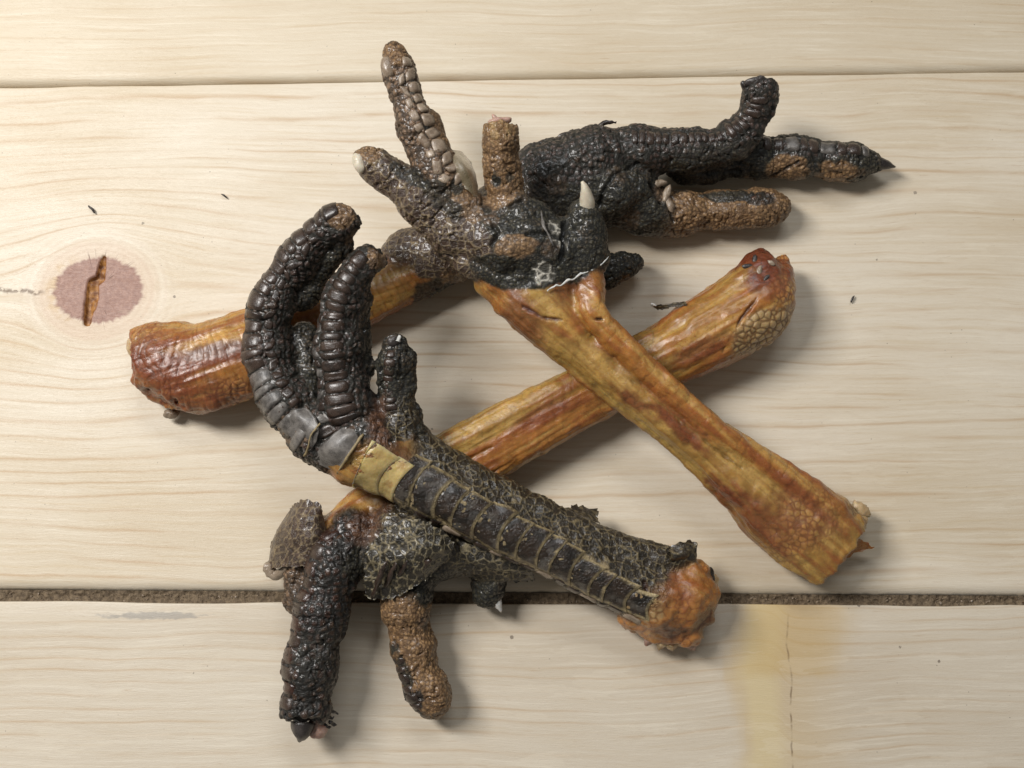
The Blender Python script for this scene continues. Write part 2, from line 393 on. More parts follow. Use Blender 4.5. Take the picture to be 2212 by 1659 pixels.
class Chain:
    """a limb: points (u, v, z mm, radius in view pixels[, flatness])"""
    def __init__(s, part, kind, pts, rough=0.0, ring=None, off=0.0):
        s.part, s.kind, s.ring, s.off = part, kind, ring, off
        L = [(*P(p[0], p[1], p[2]), RAD(p[3], p[2]), p[4] if len(p) > 4 else 1.0) for p in pts]
        s.q = catmull(L, 4) if len(L) > 1 else np.array(L*2)+np.array([[0]*5, [.01, 0, 0, 0, 0]])
        s.lens = np.concatenate([[0], np.cumsum(np.linalg.norm(np.diff(s.q[:, :3], axis=0), axis=1))])
        if part.startswith('toe') and len(pts) > 4: s.q[:, 3] *= 1+.085*np.sin(s.lens*.42+s.lens[-1])+.04*np.sin(s.lens*1.1)
        s.q[:, 3] = np.maximum(s.q[:, 3], .3)
    def dist(s, p, want=False):
        best = np.full(len(p), 1e9); S = np.zeros(len(p))
        pall = p
        for i in range(len(s.q)-1):
            a, b_ = s.q[i], s.q[i+1]; e = b_[:3]-a[:3]; ll = e@e+1e-9
            R_ = max(a[3], b_[3])+6; lo_ = np.minimum(a[:3], b_[:3])-R_; hi_ = np.maximum(a[:3], b_[:3])+R_
            ii = np.nonzero(((pall > lo_) & (pall < hi_)).all(1))[0]
            if not len(ii): continue
            p = pall[ii]
            t = np.clip(((p-a[:3])@e)/ll, 0, 1)
            c_ = a[:3]+t[:, None]*e; r = a[3]+t*(b_[3]-a[3]); f = a[4]+t*(b_[4]-a[4])
            w = p-c_; d = (np.sqrt(w[:, 0]**2+w[:, 1]**2+(w[:, 2]/f)**2)-r)*np.sqrt(f)
            m_ = d < best[ii]; best[ii] = np.where(m_, d, best[ii])
            if want: S[ii] = np.where(m_, s.lens[i]+t*(s.lens[i+1]-s.lens[i]), S[ii])
        return (best, S) if want else best
    def frame(s, S):
        S = np.clip(S, 0, s.lens[-1]); c_ = np.array([np.interp(S, s.lens, s.q[:, k]) for k in range(3)])
        h = .8; a = np.array([np.interp(max(S-h, 0), s.lens, s.q[:, k]) for k in range(3)]); b_ = np.array([np.interp(min(S+h, s.lens[-1]), s.lens, s.q[:, k]) for k in range(3)])
        d = b_-a; d /= np.linalg.norm(d)+1e-9; up = np.array([0, 0, 1.]); side = np.cross(d, up)
        if np.linalg.norm(side) < .15: side = np.cross(d, np.array([0, 1., 0]))
        side /= np.linalg.norm(side); up = np.cross(side, d)
        return c_, d, side, up, np.interp(S, s.lens, s.q[:, 3])

def edges_of(F):
    e = np.sort(np.stack([F, np.roll(F, -1, 1)], 2).reshape(-1, 2), 1); key = e[:, 0].astype(np.int64)*10000000+e[:, 1]
    u, inv = np.unique(key, return_inverse=True); return np.stack([u//10000000, u % 10000000], 1), inv.reshape(-1, 4)
def smooth(V, F, n, k=.5):
    E_, _ = edges_of(F); nv = len(V)
    for _ in range(n):
        c = np.bincount(E_.ravel(), minlength=nv); a = np.stack([np.bincount(E_[:, 0], V[E_[:, 1], q], nv)+np.bincount(E_[:, 1], V[E_[:, 0], q], nv) for q in range(3)], 1)
        V = V*(1-k)+k*a/np.maximum(c, 1)[:, None]
    return V
def subdivide(V, F):
    E_, fe = edges_of(F); nv, ne = len(V), len(E_); W_ = np.vstack([V, V[E_].mean(1), V[F].mean(1)])
    fc = nv+ne+np.arange(len(F)); m_ = fe+nv
    return W_, np.concatenate([np.stack([F[:, i], m_[:, i], fc, m_[:, i-1]], 1) for i in range(4)])
def vnormals(V, F):
    n = np.cross(V[F[:, 2]]-V[F[:, 0]], V[F[:, 3]]-V[F[:, 1]]); N = np.stack([sum(np.bincount(F[:, c], n[:, q], len(V)) for c in range(4)) for q in range(3)], 1)
    return N/(np.linalg.norm(N, axis=1)[:, None]+1e-12)
VOX = .65
class Foot:
    def __init__(s, name, label, chains, patches=(), k=2.2, seed=1, amber=('shank',), rings=(), cuts=()):
        s.ch = chains; s.seed = seed
        lo = np.min([c.q[:, :3].min(0)-c.q[:, 3].max()*1.05 for c in chains], 0)-4
        hi = np.max([c.q[:, :3].max(0)+c.q[:, 3].max()*1.05 for c in chains], 0)+4
        lo[2] = -2.5; n = np.ceil((hi-lo)/VOX).astype(int); s.lo = lo
        G = np.full(n, 30., np.float32)
        ax = [lo[i]+np.arange(n[i])*VOX for i in range(3)]
        for c in chains:
            R = c.q[:, 3].max()+6; c0 = np.maximum(((c.q[:, :3].min(0)-R-lo)/VOX).astype(int), 0); c1 = np.minimum(((c.q[:, :3].max(0)+R-lo)/VOX).astype(int)+1, n)
            D = np.full(c1-c0, 30., np.float32)
            for i in range(len(c.q)-1):
                a, b_ = c.q[i], c.q[i+1]; R = max(a[3], b_[3])+4.0
                i0 = np.maximum(((np.minimum(a[:3], b_[:3])-R-lo)/VOX).astype(int), c0); i1 = np.minimum(((np.maximum(a[:3], b_[:3])+R-lo)/VOX).astype(int)+1, c1)
                x, y, z = [ax[j][i0[j]:i1[j]].astype(np.float32) for j in range(3)]; x, y, z = x[:, None, None], y[None, :, None], z[None, None, :]
                a = a.astype(np.float32); b_ = b_.astype(np.float32)
                e = b_[:3]-a[:3]; t = np.clip(((x-a[0])*e[0]+(y-a[1])*e[1]+(z-a[2])*e[2])/(e@e+1e-9), 0, 1)
                f = a[4]+t*(b_[4]-a[4])
                d = (np.sqrt((x-a[0]-t*e[0])**2+(y-a[1]-t*e[1])**2+((z-a[2]-t*e[2])/f)**2)-(a[3]+t*(b_[3]-a[3])))*np.sqrt(f)
                sl = tuple(slice(i0[j]-c0[j], i1[j]-c0[j]) for j in range(3)); D[sl] = np.minimum(D[sl], d)
            sl = tuple(slice(c0[j], c1[j]) for j in range(3)); g = G[sl]
            h = np.clip(.5+.5*(g-D)/k, 0, 1); G[sl] = np.where((g > 12) | (D > 12), np.minimum(g, D), g*(1-h)+D*h-k*h*(1-h))
        nb = np.argwhere(np.abs(G) < 4.5); pn = nb*VOX+lo
        G[tuple(nb.T)] += (-(fbm(pn*.20, seed+60, 3)-.5)*1.7-(fbm(pn*.6, seed+66, 2)-.5)*.5).astype(np.float32)
        for (ua, va, ub, vb, z, slope) in cuts:   # ragged cut through a limb: everything right of a->b is gone
            a, b_ = P(ua, va, z), P(ub, vb, z); e = b_-a; e /= np.linalg.norm(e); nn = np.array([e[1], -e[0], slope]); nn /= np.linalg.norm(nn)
            L_ = np.linalg.norm((b_-a)[:2]); mid = (a+b_)/2
            nb = np.argwhere(G < 3.0); pn = nb*VOX+lo; w = pn-mid; al = np.abs(w@e); dd = w@nn+(fbm(pn*.33, seed+80, 3)-.5)*5
            dd = np.where((al < L_*.75) & (w@nn < L_*1.2), dd, -9.); G[tuple(nb.T)] = np.maximum(G[tuple(nb.T)], dd)
        G = np.maximum(G, (.15-ax[2])[None, None, :].astype(np.float32)); s.G = G
        V, F = s.nets(G)
        # one subdivision, then the relief of the hide
        V, F = subdivide(smooth(V, F, 1), F); V = smooth(V, F, 1); nv = len(V); N = vnormals(V, F)
        DD = []; SS = []
        for c in chains: d, S = c.dist(V, True); DD.append(d); SS.append(S)
        DD = np.array(DD); lab = DD.argmin(0)
        rag = (fbm(V*.45, seed+3, 3)-.5)*2.6
        W = np.zeros((len(KN_), nv))
        dm = DD.min(0)
        for i, c in enumerate(chains):
            w = np.exp(-np.clip((DD[i]-dm+c.off*rag), 0, 20)/.55)
            W[KN_.index(c.kind)] += w
        W /= W.sum(0)
        for pa in patches:
            u, v, z, r, kind = pa[:5]; amt = pa[5] if len(pa) > 5 else 1.0; el = pa[6] if len(pa) > 6 else (1, 1); ang = pa[7] if len(pa) > 7 else 0
            c0 = P(u, v, z); w = V-c0; ca, sa = math.cos(ang), math.sin(ang)
            a = (w[:, 0]*ca+w[:, 1]*sa)/el[0]; b_ = (-w[:, 0]*sa+w[:, 1]*ca)/el[1]
            d = np.sqrt(a*a+b_*b_+(w[:, 2]*.8)**2)+rag*1.3
            R = RAD(r, z); m_ = (sstep(R*1.3, R*.6, d) if kind in ('plum', 'olive', 'amber', 'umber', 'amberw') else sstep(R*1.12, R*.88, d))*amt
            W *= (1-m_); W[KN_.index(kind)] += m_
        AM = sum(W[KN_.index(q)] for q in ('amber', 'olive', 'plum'))
        dv = chains[0].q[-1, :3]-chains[0].q[0, :3]; dv /= np.linalg.norm(dv); VS = V-.93*(V@dv)[:, None]*dv
        stk = fbm(VS*.42, seed+31, 3); stk2 = fbm(VS*1.1, seed+33, 2)
        col = np.zeros((nv, 3)); rough = np.zeros(nv); disp = np.zeros(nv)
        bign = fbm(V*.16, seed, 3); midn = fbm(V*.5, seed+40, 3)
        for i, kn in enumerate(KN_):
            ii = np.nonzero(W[i] > .02)[0]
            if not len(ii): continue
            kd = K[kn]; p = V[ii]/kd['s']; p = p+(np.stack([vnoise(p*.6, 5), vnoise(p*.6, 6), vnoise(p*.6, 7)], 1)-.5)*.5
            F1, F2, R = voronoi(p, seed*5+i); e = F2-F1; bd = sstep(kd['w']*2.2, kd['w']*.5, e)
            cc = np.array(kd['ca'])+(np.array(kd['cb'])-np.array(kd['ca']))*R[:, None]
            cc = cc*(.80+.4*bign[ii])[:, None]
            if kn in ('amber', 'olive', 'amberw'):
                sk = stk[ii]; cc = cc*(.72+.55*midn[ii])[:, None]
                rd = sstep(.52, .64, sk*.7+bign[ii]*.3)[:, None]; cc = cc*(1-.65*rd)+np.array((.24, .065, .020))*rd*.65
                yl = sstep(.50, .36, sk)[:, None]; cc = cc*(1-.5*yl)+np.array((.56, .37, .11))*yl*.5
                br = sstep(.58, .72, stk2[ii])[:, None]; cc = cc*(1-.22*br)+np.array((.16, .06, .018))*br*.22
            if kn in ('net', 'netb'): bd = bd*sstep(.22, .55, midn[ii]+.12)
            if kn in ('fine', 'bead', 'beadb'):
                bw = sstep(.50, .68, fbm(V[ii]*.3, seed+51, 3))[:, None]; cc = cc*(1-.5*bw)+np.array((.070, .044, .024))*bw*.5
            cd = np.array(kd['cd'])*(.7+.6*midn[ii])[:, None]
            cc = cc*(1-bd[:, None])+cd*bd[:, None]
            w = W[i, ii]; col[ii] += cc*w[:, None]; rough[ii] += (kd['r']*(1-bd)+kd['rd']*bd+(R-.5)*.12)*w
            prof = np.sqrt(np.clip(e/.55, 0, 1)) if kd['h'] > 0 else (1-sstep(0, kd['w']*3, e))
            if kd['h'] < 0: prof = prof-.25*sstep(.1, .5, e)
            disp[ii] += abs(kd['h'])*(prof-.5)*(.7+.6*R)*w
        disp += (fbm(V*.9, seed+70, 2)-.5)*.30*(1-AM)
        FW = W[KN_.index('fine')]+.5*W[KN_.index('bead')]+.6*W[KN_.index('beadb')]+.7*W[KN_.index('brown')]+.6*W[KN_.index('tan')]+.3*W[KN_.index('net')]
        wp = V+(np.stack([fbm(V*.35, 81+q, 2) for q in range(3)], 1)-.5)*5
        f1, f2, _ = voronoi(wp/np.array([6.2, 5.0, 6.0]), seed+90); disp += FW*(.55*np.sqrt(np.clip((f2-f1)/.5, 0, 1))-.4)
        disp += AM*((stk-.5)*1.1+(stk2-.5)*.14)
        disp += W[KN_.index('end')]*((fbm(V*.25, seed+77, 2)-.5)*3.0)
        for i, c in enumerate(chains):      # cross folds of the shrunken toes
            if c.part.startswith('toe') and c.lens[-1] > 12:
                mk = lab == i; t = SS[i][mk]/3.6+(fbm(V[mk]*.22, seed+95, 2)-.5)*3.2; fr = t-np.floor(t); e = np.minimum(fr, 1-fr)
                disp[mk] -= .75*sstep(.17, .0, e)*sstep(.38, .56, midn[mk])
        for i, c in enumerate(chains):
            if c.ring:
                sp, am = c.ring; mk = lab == i; t = (SS[i][mk]+ (bign[mk]-.5)*sp*1.6)/sp; fr = t-np.floor(t)
                disp[mk] += am*(np.sqrt(np.clip(1-(2*fr-1)**2, 0, 1))-.6)
                col[mk] *= (1-.22*sstep(.08, .02, np.minimum(fr, 1-fr))*sstep(.42, .6, midn[mk]))[:, None]
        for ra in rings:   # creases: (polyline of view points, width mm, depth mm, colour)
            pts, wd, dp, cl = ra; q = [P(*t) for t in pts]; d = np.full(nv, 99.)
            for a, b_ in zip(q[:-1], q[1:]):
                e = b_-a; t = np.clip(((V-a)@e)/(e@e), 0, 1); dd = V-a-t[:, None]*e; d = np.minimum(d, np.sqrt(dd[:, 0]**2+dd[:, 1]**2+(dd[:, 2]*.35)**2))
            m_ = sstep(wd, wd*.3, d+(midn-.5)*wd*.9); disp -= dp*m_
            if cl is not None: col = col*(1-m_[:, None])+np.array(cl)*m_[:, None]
        flat = V[:, 2] < .5; disp[flat] = 0
        V = V+N*disp[:, None]; V[:, 2] = np.maximum(V[:, 2], .12)
        s.root = bpy.data.objects.new(name, None); scn.collection.objects.link(s.root)
        s.root.location = (0, 0, 0); s.root.empty_display_size = .01; tag(s.root, label, 'bird foot', 'dried bird feet in a pile on the planks')
        full = mesh_from(V/1000, F); NN = np.empty(nv*3, np.float32); full.vertex_normals.foreach_get('vector', NN); NN = NN.reshape(-1, 3)
        parts = []
        for c in chains:
            if c.part not in parts: parts.append(c.part)
        pl = np.array([parts.index(c.part) for c in chains])[lab]; fl = np.sort(pl[F], 1)[:, 1]
        rough = np.clip(rough, .12, .95); s.parts = {}
        for k_, pn in enumerate(parts):
            ff = F[fl == k_]
            if not len(ff): continue
            ids, inv = np.unique(ff, return_inverse=True)
            me = mesh_from(V[ids]/1000, inv.reshape(-1, 4)); setattr_col(me, 'Col', col[ids]); setattr_f(me, 'rough', rough[ids])
            me.normals_split_custom_set_from_vertices(NN[ids].tolist())
            s.parts[pn] = link(pn.split('#')[0], me, M_AMBER if pn in amber else M_DARK, s.root)
        bpy.data.meshes.remove(full)
    def nets(s, G):
        inside = G < 0; n = np.array(G.shape)
        cnt = np.zeros(n-1, np.int8)
        for a in (0, 1):
            for b_ in (0, 1):
                for c in (0, 1): cnt += inside[a:n[0]-1+a, b_:n[1]-1+b_, c:n[2]-1+c]
        act = (cnt > 0) & (cnt < 8); ids = np.full(n-1, -1, np.int64); ij = np.argwhere(act); ids[act] = np.arange(len(ij))
        acc = np.zeros((len(ij), 3)); ct_ = np.zeros(len(ij))
        for a0 in range(2):
            for b0 in range(2):
                for axs in range(3):
                    o = [0, 0, 0]; oth = [q for q in range(3) if q != axs]; o[oth[0]] = a0; o[oth[1]] = b0
                    p0 = ij+np.array(o); p1 = p0.copy(); p1[:, axs] += 1
                    g0 = G[tuple(p0.T)]; g1 = G[tuple(p1.T)]; m_ = (g0 < 0) != (g1 < 0)
                    t = np.where(m_, g0/np.where(m_, g0-g1, 1), 0); q = p0.astype(float); q[:, axs] += t
                    acc += q*m_[:, None]; ct_ += m_
        V = acc/ct_[:, None]*VOX+s.lo; Fs = []
        for axs in range(3):
            sl0 = [slice(None)]*3; sl1 = [slice(None)]*3; sl0[axs] = slice(0, -1); sl1[axs] = slice(1, None)
            a = inside[tuple(sl0)]; b_ = inside[tuple(sl1)]; E_ = np.argwhere(a != b_); b1, b2 = [(1, 2), (2, 0), (0, 1)][axs]
            E_ = E_[(E_[:, b1] > 0) & (E_[:, b2] > 0) & (E_[:, b1] < n[b1]-1) & (E_[:, b2] < n[b2]-1)]
            def cid(x, y):
                q = E_.copy(); q[:, b1] -= x; q[:, b2] -= y; return ids[tuple(q.T)]
            f = np.stack([cid(1, 1), cid(0, 1), cid(0, 0), cid(1, 0)], 1); fl = ~inside[tuple(E_.T)]
            f[fl] = f[fl][:, ::-1]; Fs.append(f)
        return V, np.concatenate(Fs)
    def sdf(s, p):
        q = (p-s.lo)/VOX; n = np.array(s.G.shape); q = np.clip(q, 0, n-1.001); f = q.astype(int); t = q-f; r = 0
        for a in (0, 1):
            for b_ in (0, 1):
                for c in (0, 1):
                    r = r+(t[:, 0] if a else 1-t[:, 0])*(t[:, 1] if b_ else 1-t[:, 1])*(t[:, 2] if c else 1-t[:, 2])*s.G[f[:, 0]+a, f[:, 1]+b_, f[:, 2]+c]
        return r
    def skin(s, c0, d, rmax):
        """outermost point of the hide from c0 along d"""
        ts = np.linspace(0, rmax, 60); v = s.sdf(c0+ts[:, None]*d); ins = np.nonzero(v < 0)[0]
        if not len(ins): return c0
        first_out = np.nonzero(v > 0)[0]; i = first_out[0] if len(first_out) else 59; i = max(i, 1)
        t = ts[i-1]+(ts[i]-ts[i-1])*(-v[i-1])/(v[i]-v[i-1]+1e-9) if v[i] > 0 else ts[i]
        return c0+t*d
    def plate(s, c, s0, s1, pa, pb, lift, dome, mat, parent, name='scute', nu=6, nv=6, lean=0.0, jit=.06):
        """a horny plate of the limb c from s0 to s1 (mm) between two angles (0 is up)"""
        AA = np.concatenate([[0, .035], np.linspace(.035, .965, nu-1)[1:-1], [.965, 1]]) if nu > 3 else np.linspace(0, 1, nu+1)
        BB = np.concatenate([[0, .035], np.linspace(.035, .965, nv-1)[1:-1], [.965, 1]])
        rows = []; j = [random.uniform(-jit, jit) for _ in range(4)]
        for i in range(nu+1):
            a = AA[i]
            for k in range(nv+1):
                b_ = BB[k]; S = s0+(s1-s0)*(a+j[0]*(b_-.5)); S += -lean*(1-(2*b_-1)**2)*(s1-s0)
                ph = pa+(pb-pa)*b_+j[1]*(a-.5)
                # rounded corners
                ex = abs(2*a-1); ey = abs(2*b_-1)
                if ex > .85 and ey > .85: S += (s1-s0)*.05*(1 if a < .5 else -1); ph += (pb-pa)*.05*(1 if b_ < .5 else -1)
                c0, d, sd, up, r = c.frame(S); dr = math.cos(ph)*up+math.sin(ph)*sd
                q = s.skin(c0, dr, r*2.2)
                h = (1-ex**4)*(1-ey**4); e = max(ex, ey)
                q = q+dr*((lift+dome*h**.5) if e < .999 else -.55)
                rows.append(q)
        I = np.arange((nu+1)*(nv+1)).reshape(nu+1, nv+1)
        F = np.stack([I[:-1, :-1].ravel(), I[1:, :-1].ravel(), I[1:, 1:].ravel(), I[:-1, 1:].ravel()], 1)
        rows = np.array(rows)/1000
        a, b_, c_ = rows[I[0, 0]], rows[I[-1, 0]], rows[I[-1, -1]]
        if np.dot(np.cross(b_-a, c_-a), dr) < 0: F = F[:, ::-1]
        return link(name, mesh_from(rows, F), mat, parent)
    def band(s, c, s0, s1, pa, pb, parent, seed, c1=(.008, .006, .004), c2=(.032, .020, .013), c3=(.13, .12, .105), cp=(.42, .335, .18), mat=None):
        """a broad flat horny band across the limb with a pale dried rim, its far edge lapping over the next"""
        nu, nv = 9, 16; AA = np.concatenate([[0, .03], np.linspace(.03, .97, nu-1)[1:-1], [.97, 1]]); BB = np.concatenate([[0, .02], np.linspace(.02, .98, nv-1)[1:-1], [.98, 1]])
        Q = []; ab = []; j0, j1 = random.uniform(-.14, .14), random.uniform(-.05, .05); L = s1-s0
        for a in AA:
            for b_ in BB:
                S = s0+L*(a+j0*(b_-.5)+.30*(2*b_-1)**2-.10); ph = pa+(pb-pa)*b_+j1*(a-.5)
                c0, d, sd, up, r = c.frame(S); dr = math.cos(ph)*up+math.sin(ph)*sd; q = s.skin(c0, dr, r*2.2)
                e = max(abs(2*a-1), abs(2*b_-1)); Q.append(q+dr*(.02+.30*a if e < .999 else -.5)); ab.append((a, b_))
        Q = np.array(Q); ab = np.array(ab); n1 = fbm(Q*.8, seed, 3); n2 = fbm(Q*.35, seed+5, 3)
        ed = np.minimum((1-ab[:, 0])*L, np.minimum(ab[:, 1], 1-ab[:, 1])*abs(pb-pa)*7.5)
        pale = sstep(.95, .3, ed+(n1-.5)*1.5)*.95
        col = np.array(c1)+(np.array(c2)-np.array(c1))*sstep(.3, .7, n1)[:, None]
        wax = sstep(.60, .72, n2)[:, None]*.55; col = col*(1-wax)+np.array(c3)*wax
        col = col*(1-pale[:, None])+np.array(cp)*pale[:, None]
        Q = Q+(n1-.5)[:, None]*np.array([0, 0, .35])
        I = np.arange((nu+1)*(nv+1)).reshape(nu+1, nv+1); F = np.stack([I[:-1, :-1].ravel(), I[1:, :-1].ravel(), I[1:, 1:].ravel(), I[:-1, 1:].ravel()], 1)
        Q = Q/1000
        if np.dot(np.cross(Q[I[-1, 8]]-Q[I[0, 8]], Q[I[4, -1]]-Q[I[4, 0]]), dr) < 0: F = F[:, ::-1]
        me = mesh_from(Q, F); setattr_col(me, 'Col', col); setattr_f(me, 'rough', .13+.35*pale); return link('scute', me, mat or M_DARK, parent)
    def bands(s, ci, s0, s1, n, phc, phh, sh=0., tp=0., **kw):
        c = s.ch[ci]; L = c.lens[-1]; st_ = (s1-s0)*L/n; bo = [i+(random.uniform(-.27, .27) if 0 < i < n else 0) for i in range(n+1)]
        for i in range(n):
            t = i/max(n-1, 1); pc = phc+sh*t*t; ph = phh*(1-tp*t*t)
            s.band(c, s0*L+bo[i]*st_-st_*.02, s0*L+bo[i+1]*st_+st_*.05, pc-ph*random.uniform(.88, 1.1), pc+ph*random.uniform(.9, 1.08), s.parts[c.part], 100+i, **kw)
    def plates(s, ci, s0, s1, n, phc, phh, lift, dome, mats, gap=.07, prog=None, **kw):
        c = s.ch[ci]; L = c.lens[-1]; par = s.parts[c.part]; st_ = (s1-s0)*L/n; bo = [i+(random.uniform(-.2, .2) if 0 < i < n else 0) for i in range(n+1)]
        for i in range(n):
            a = s0*L+bo[i]*st_; e_ = s0*L+bo[i+1]*st_; t = (i+.5)/n; pc = phc if not prog else phc+(prog-phc)*t; ph_ = phh*(.9+.2*random.random())
            m_ = mats[i % len(mats)] if not callable(mats) else mats(t)
            s.plate(c, a+st_*gap, e_-st_*gap, pc-ph_, pc+ph_, lift, dome*(.8+.4*random.random()), m_, par, **kw)

def tube(pts, mat, name, parent, seg=8, seed=0, rag=.15):
    """a bent tapering piece along (u, v, z, r px)"""
    q = catmull([(*P(p[0], p[1], p[2]), RAD(p[3], p[2])) for p in pts], 4); V = []; n = len(q)
    for i in range(n):
        d = q[min(i+1, n-1), :3]-q[max(i-1, 0), :3]; d /= np.linalg.norm(d); a = np.cross(d, [.3, .2, 1.]); a /= np.linalg.norm(a); b_ = np.cross(a, d)
        for k in range(seg):
            t = 2*math.pi*k/seg; V.append(q[i, :3]+max(q[i, 3], .05)*(math.cos(t)*a+math.sin(t)*b_))
    V = np.array(V); V += (np.stack([vnoise(V*1.3, seed+z) for z in (1, 2, 3)], 1)-.5)*rag*2
    F = []
    for i in range(n-1):
        for k in range(seg): F.append((i*seg+k, i*seg+(k+1) % seg, (i+1)*seg+(k+1) % seg, (i+1)*seg+k))
    F.append(tuple(range(seg))[::-1]); F.append(tuple((n-1)*seg+k for k in range(seg)))
    return link(name, mesh_from(V/1000, F), mat, parent)

def lump(u, v, z, rx, ry, rz, mat, name, parent, rot=0, seed=0, rag=.4, fr=.6):
    """an irregular lump, half axes in view pixels"""
    c = P(u, v, z); n1, n2 = 24, 14; V = []; 
    for i in range(n2+1):
        t = math.pi*i/n2
        for k in range(n1):
            a = 2*math.pi*k/n1; V.append((math.sin(t)*math.cos(a), math.sin(t)*math.sin(a), math.cos(t)))
    D = np.array(V); s_ = np.array([RAD(rx, z), RAD(ry, z), RAD(rz, z)]); Q = D*s_
    f = 1+(fbm(Q*fr+seed*3.1, seed, 3)-.5)*2*rag; Q = Q*f[:, None]
    ca, sa = math.cos(rot), math.sin(rot); Q = np.stack([Q[:, 0]*ca-Q[:, 1]*sa, Q[:, 0]*sa+Q[:, 1]*ca, Q[:, 2]], 1)+c
    Q[:, 2] = np.maximum(Q[:, 2], .1)
    I = np.arange((n2+1)*n1).reshape(n2+1, n1); J = np.roll(I, -1, 1)
    F = np.stack([I[:-1].ravel(), I[1:].ravel(), J[1:].ravel(), J[:-1].ravel()], 1)
    return link(name, mesh_from(Q/1000, F), mat, parent)

def sheet(rows, kind, name, parent, thick=.35, res=5, seed=0, rag=.8, curl=0.0, mat=None, wob=1.2):
    """a thin piece of dried skin through rows of (u, v, z)"""
    A = np.array([[P(*p) for p in r] for r in rows]); 
    A = np.array([catmull(r, res) for r in A]); A = np.stack([catmull(A[:, j], res) for j in range(A.shape[1])], 1)
    n, m_ = A.shape[:2]; Q = A.reshape(-1, 3); 
    i, j = np.meshgrid(np.arange(n), np.arange(m_), indexing='ij'); ed = np.minimum(np.minimum(i, n-1-i), np.minimum(j, m_-1-j)).ravel()
    nz = np.stack([fbm(Q*.9, seed+k, 2) for k in range(3)], 1)-.5
    Q = Q+nz*np.where(ed < 1, rag*2, np.where(ed < 2, rag*.8, 0))[:, None]*np.array([1, 1, .4])
    Q[:, 2] += (fbm(Q*.35, seed+9, 2)-.5)*wob
    kd = K[kind]; F1, F2, R = voronoi(Q/kd['s'], seed); e = F2-F1; bd = sstep(kd['w']*2.2, kd['w']*.5, e)
    cc = (np.array(kd['ca'])+(np.array(kd['cb'])-np.array(kd['ca']))*R[:, None])*(1-bd[:, None])+np.array(kd['cd'])*bd[:, None]
    Q[:, 2] += abs(kd['h'])*(bd if kd['h'] < 0 else np.sqrt(np.clip(e/.5, 0, 1)))*.8
    B = Q.copy(); B[:, 2] -= thick; B[:, 2] = np.maximum(B[:, 2], .1); Q[:, 2] = np.maximum(Q[:, 2], .2)
    I = np.arange(n*m_).reshape(n, m_); T = np.stack([I[:-1, :-1].ravel(), I[1:, :-1].ravel(), I[1:, 1:].ravel(), I[:-1, 1:].ravel()], 1)
    V = np.vstack([Q, B]); N_ = n*m_; F = T.tolist()+(T[:, ::-1]+N_).tolist()
    bo = list(I[0, :])+list(I[1:, -1])+list(I[-1, -2::-1])+list(I[-2:0, :1].ravel())
    for a, b_ in zip(bo, bo[1:]+bo[:1]): F.append((b_, a, a+N_, b_+N_))
    me = mesh_from(V/1000, F); setattr_col(me, 'Col', np.vstack([cc, cc*.8])); rr = kd['r']*(1-bd)+kd['rd']*bd; setattr_f(me, 'rough', np.concatenate([rr, rr]))
    return link(name, me, mat or M_DARK, parent)
C = Chain
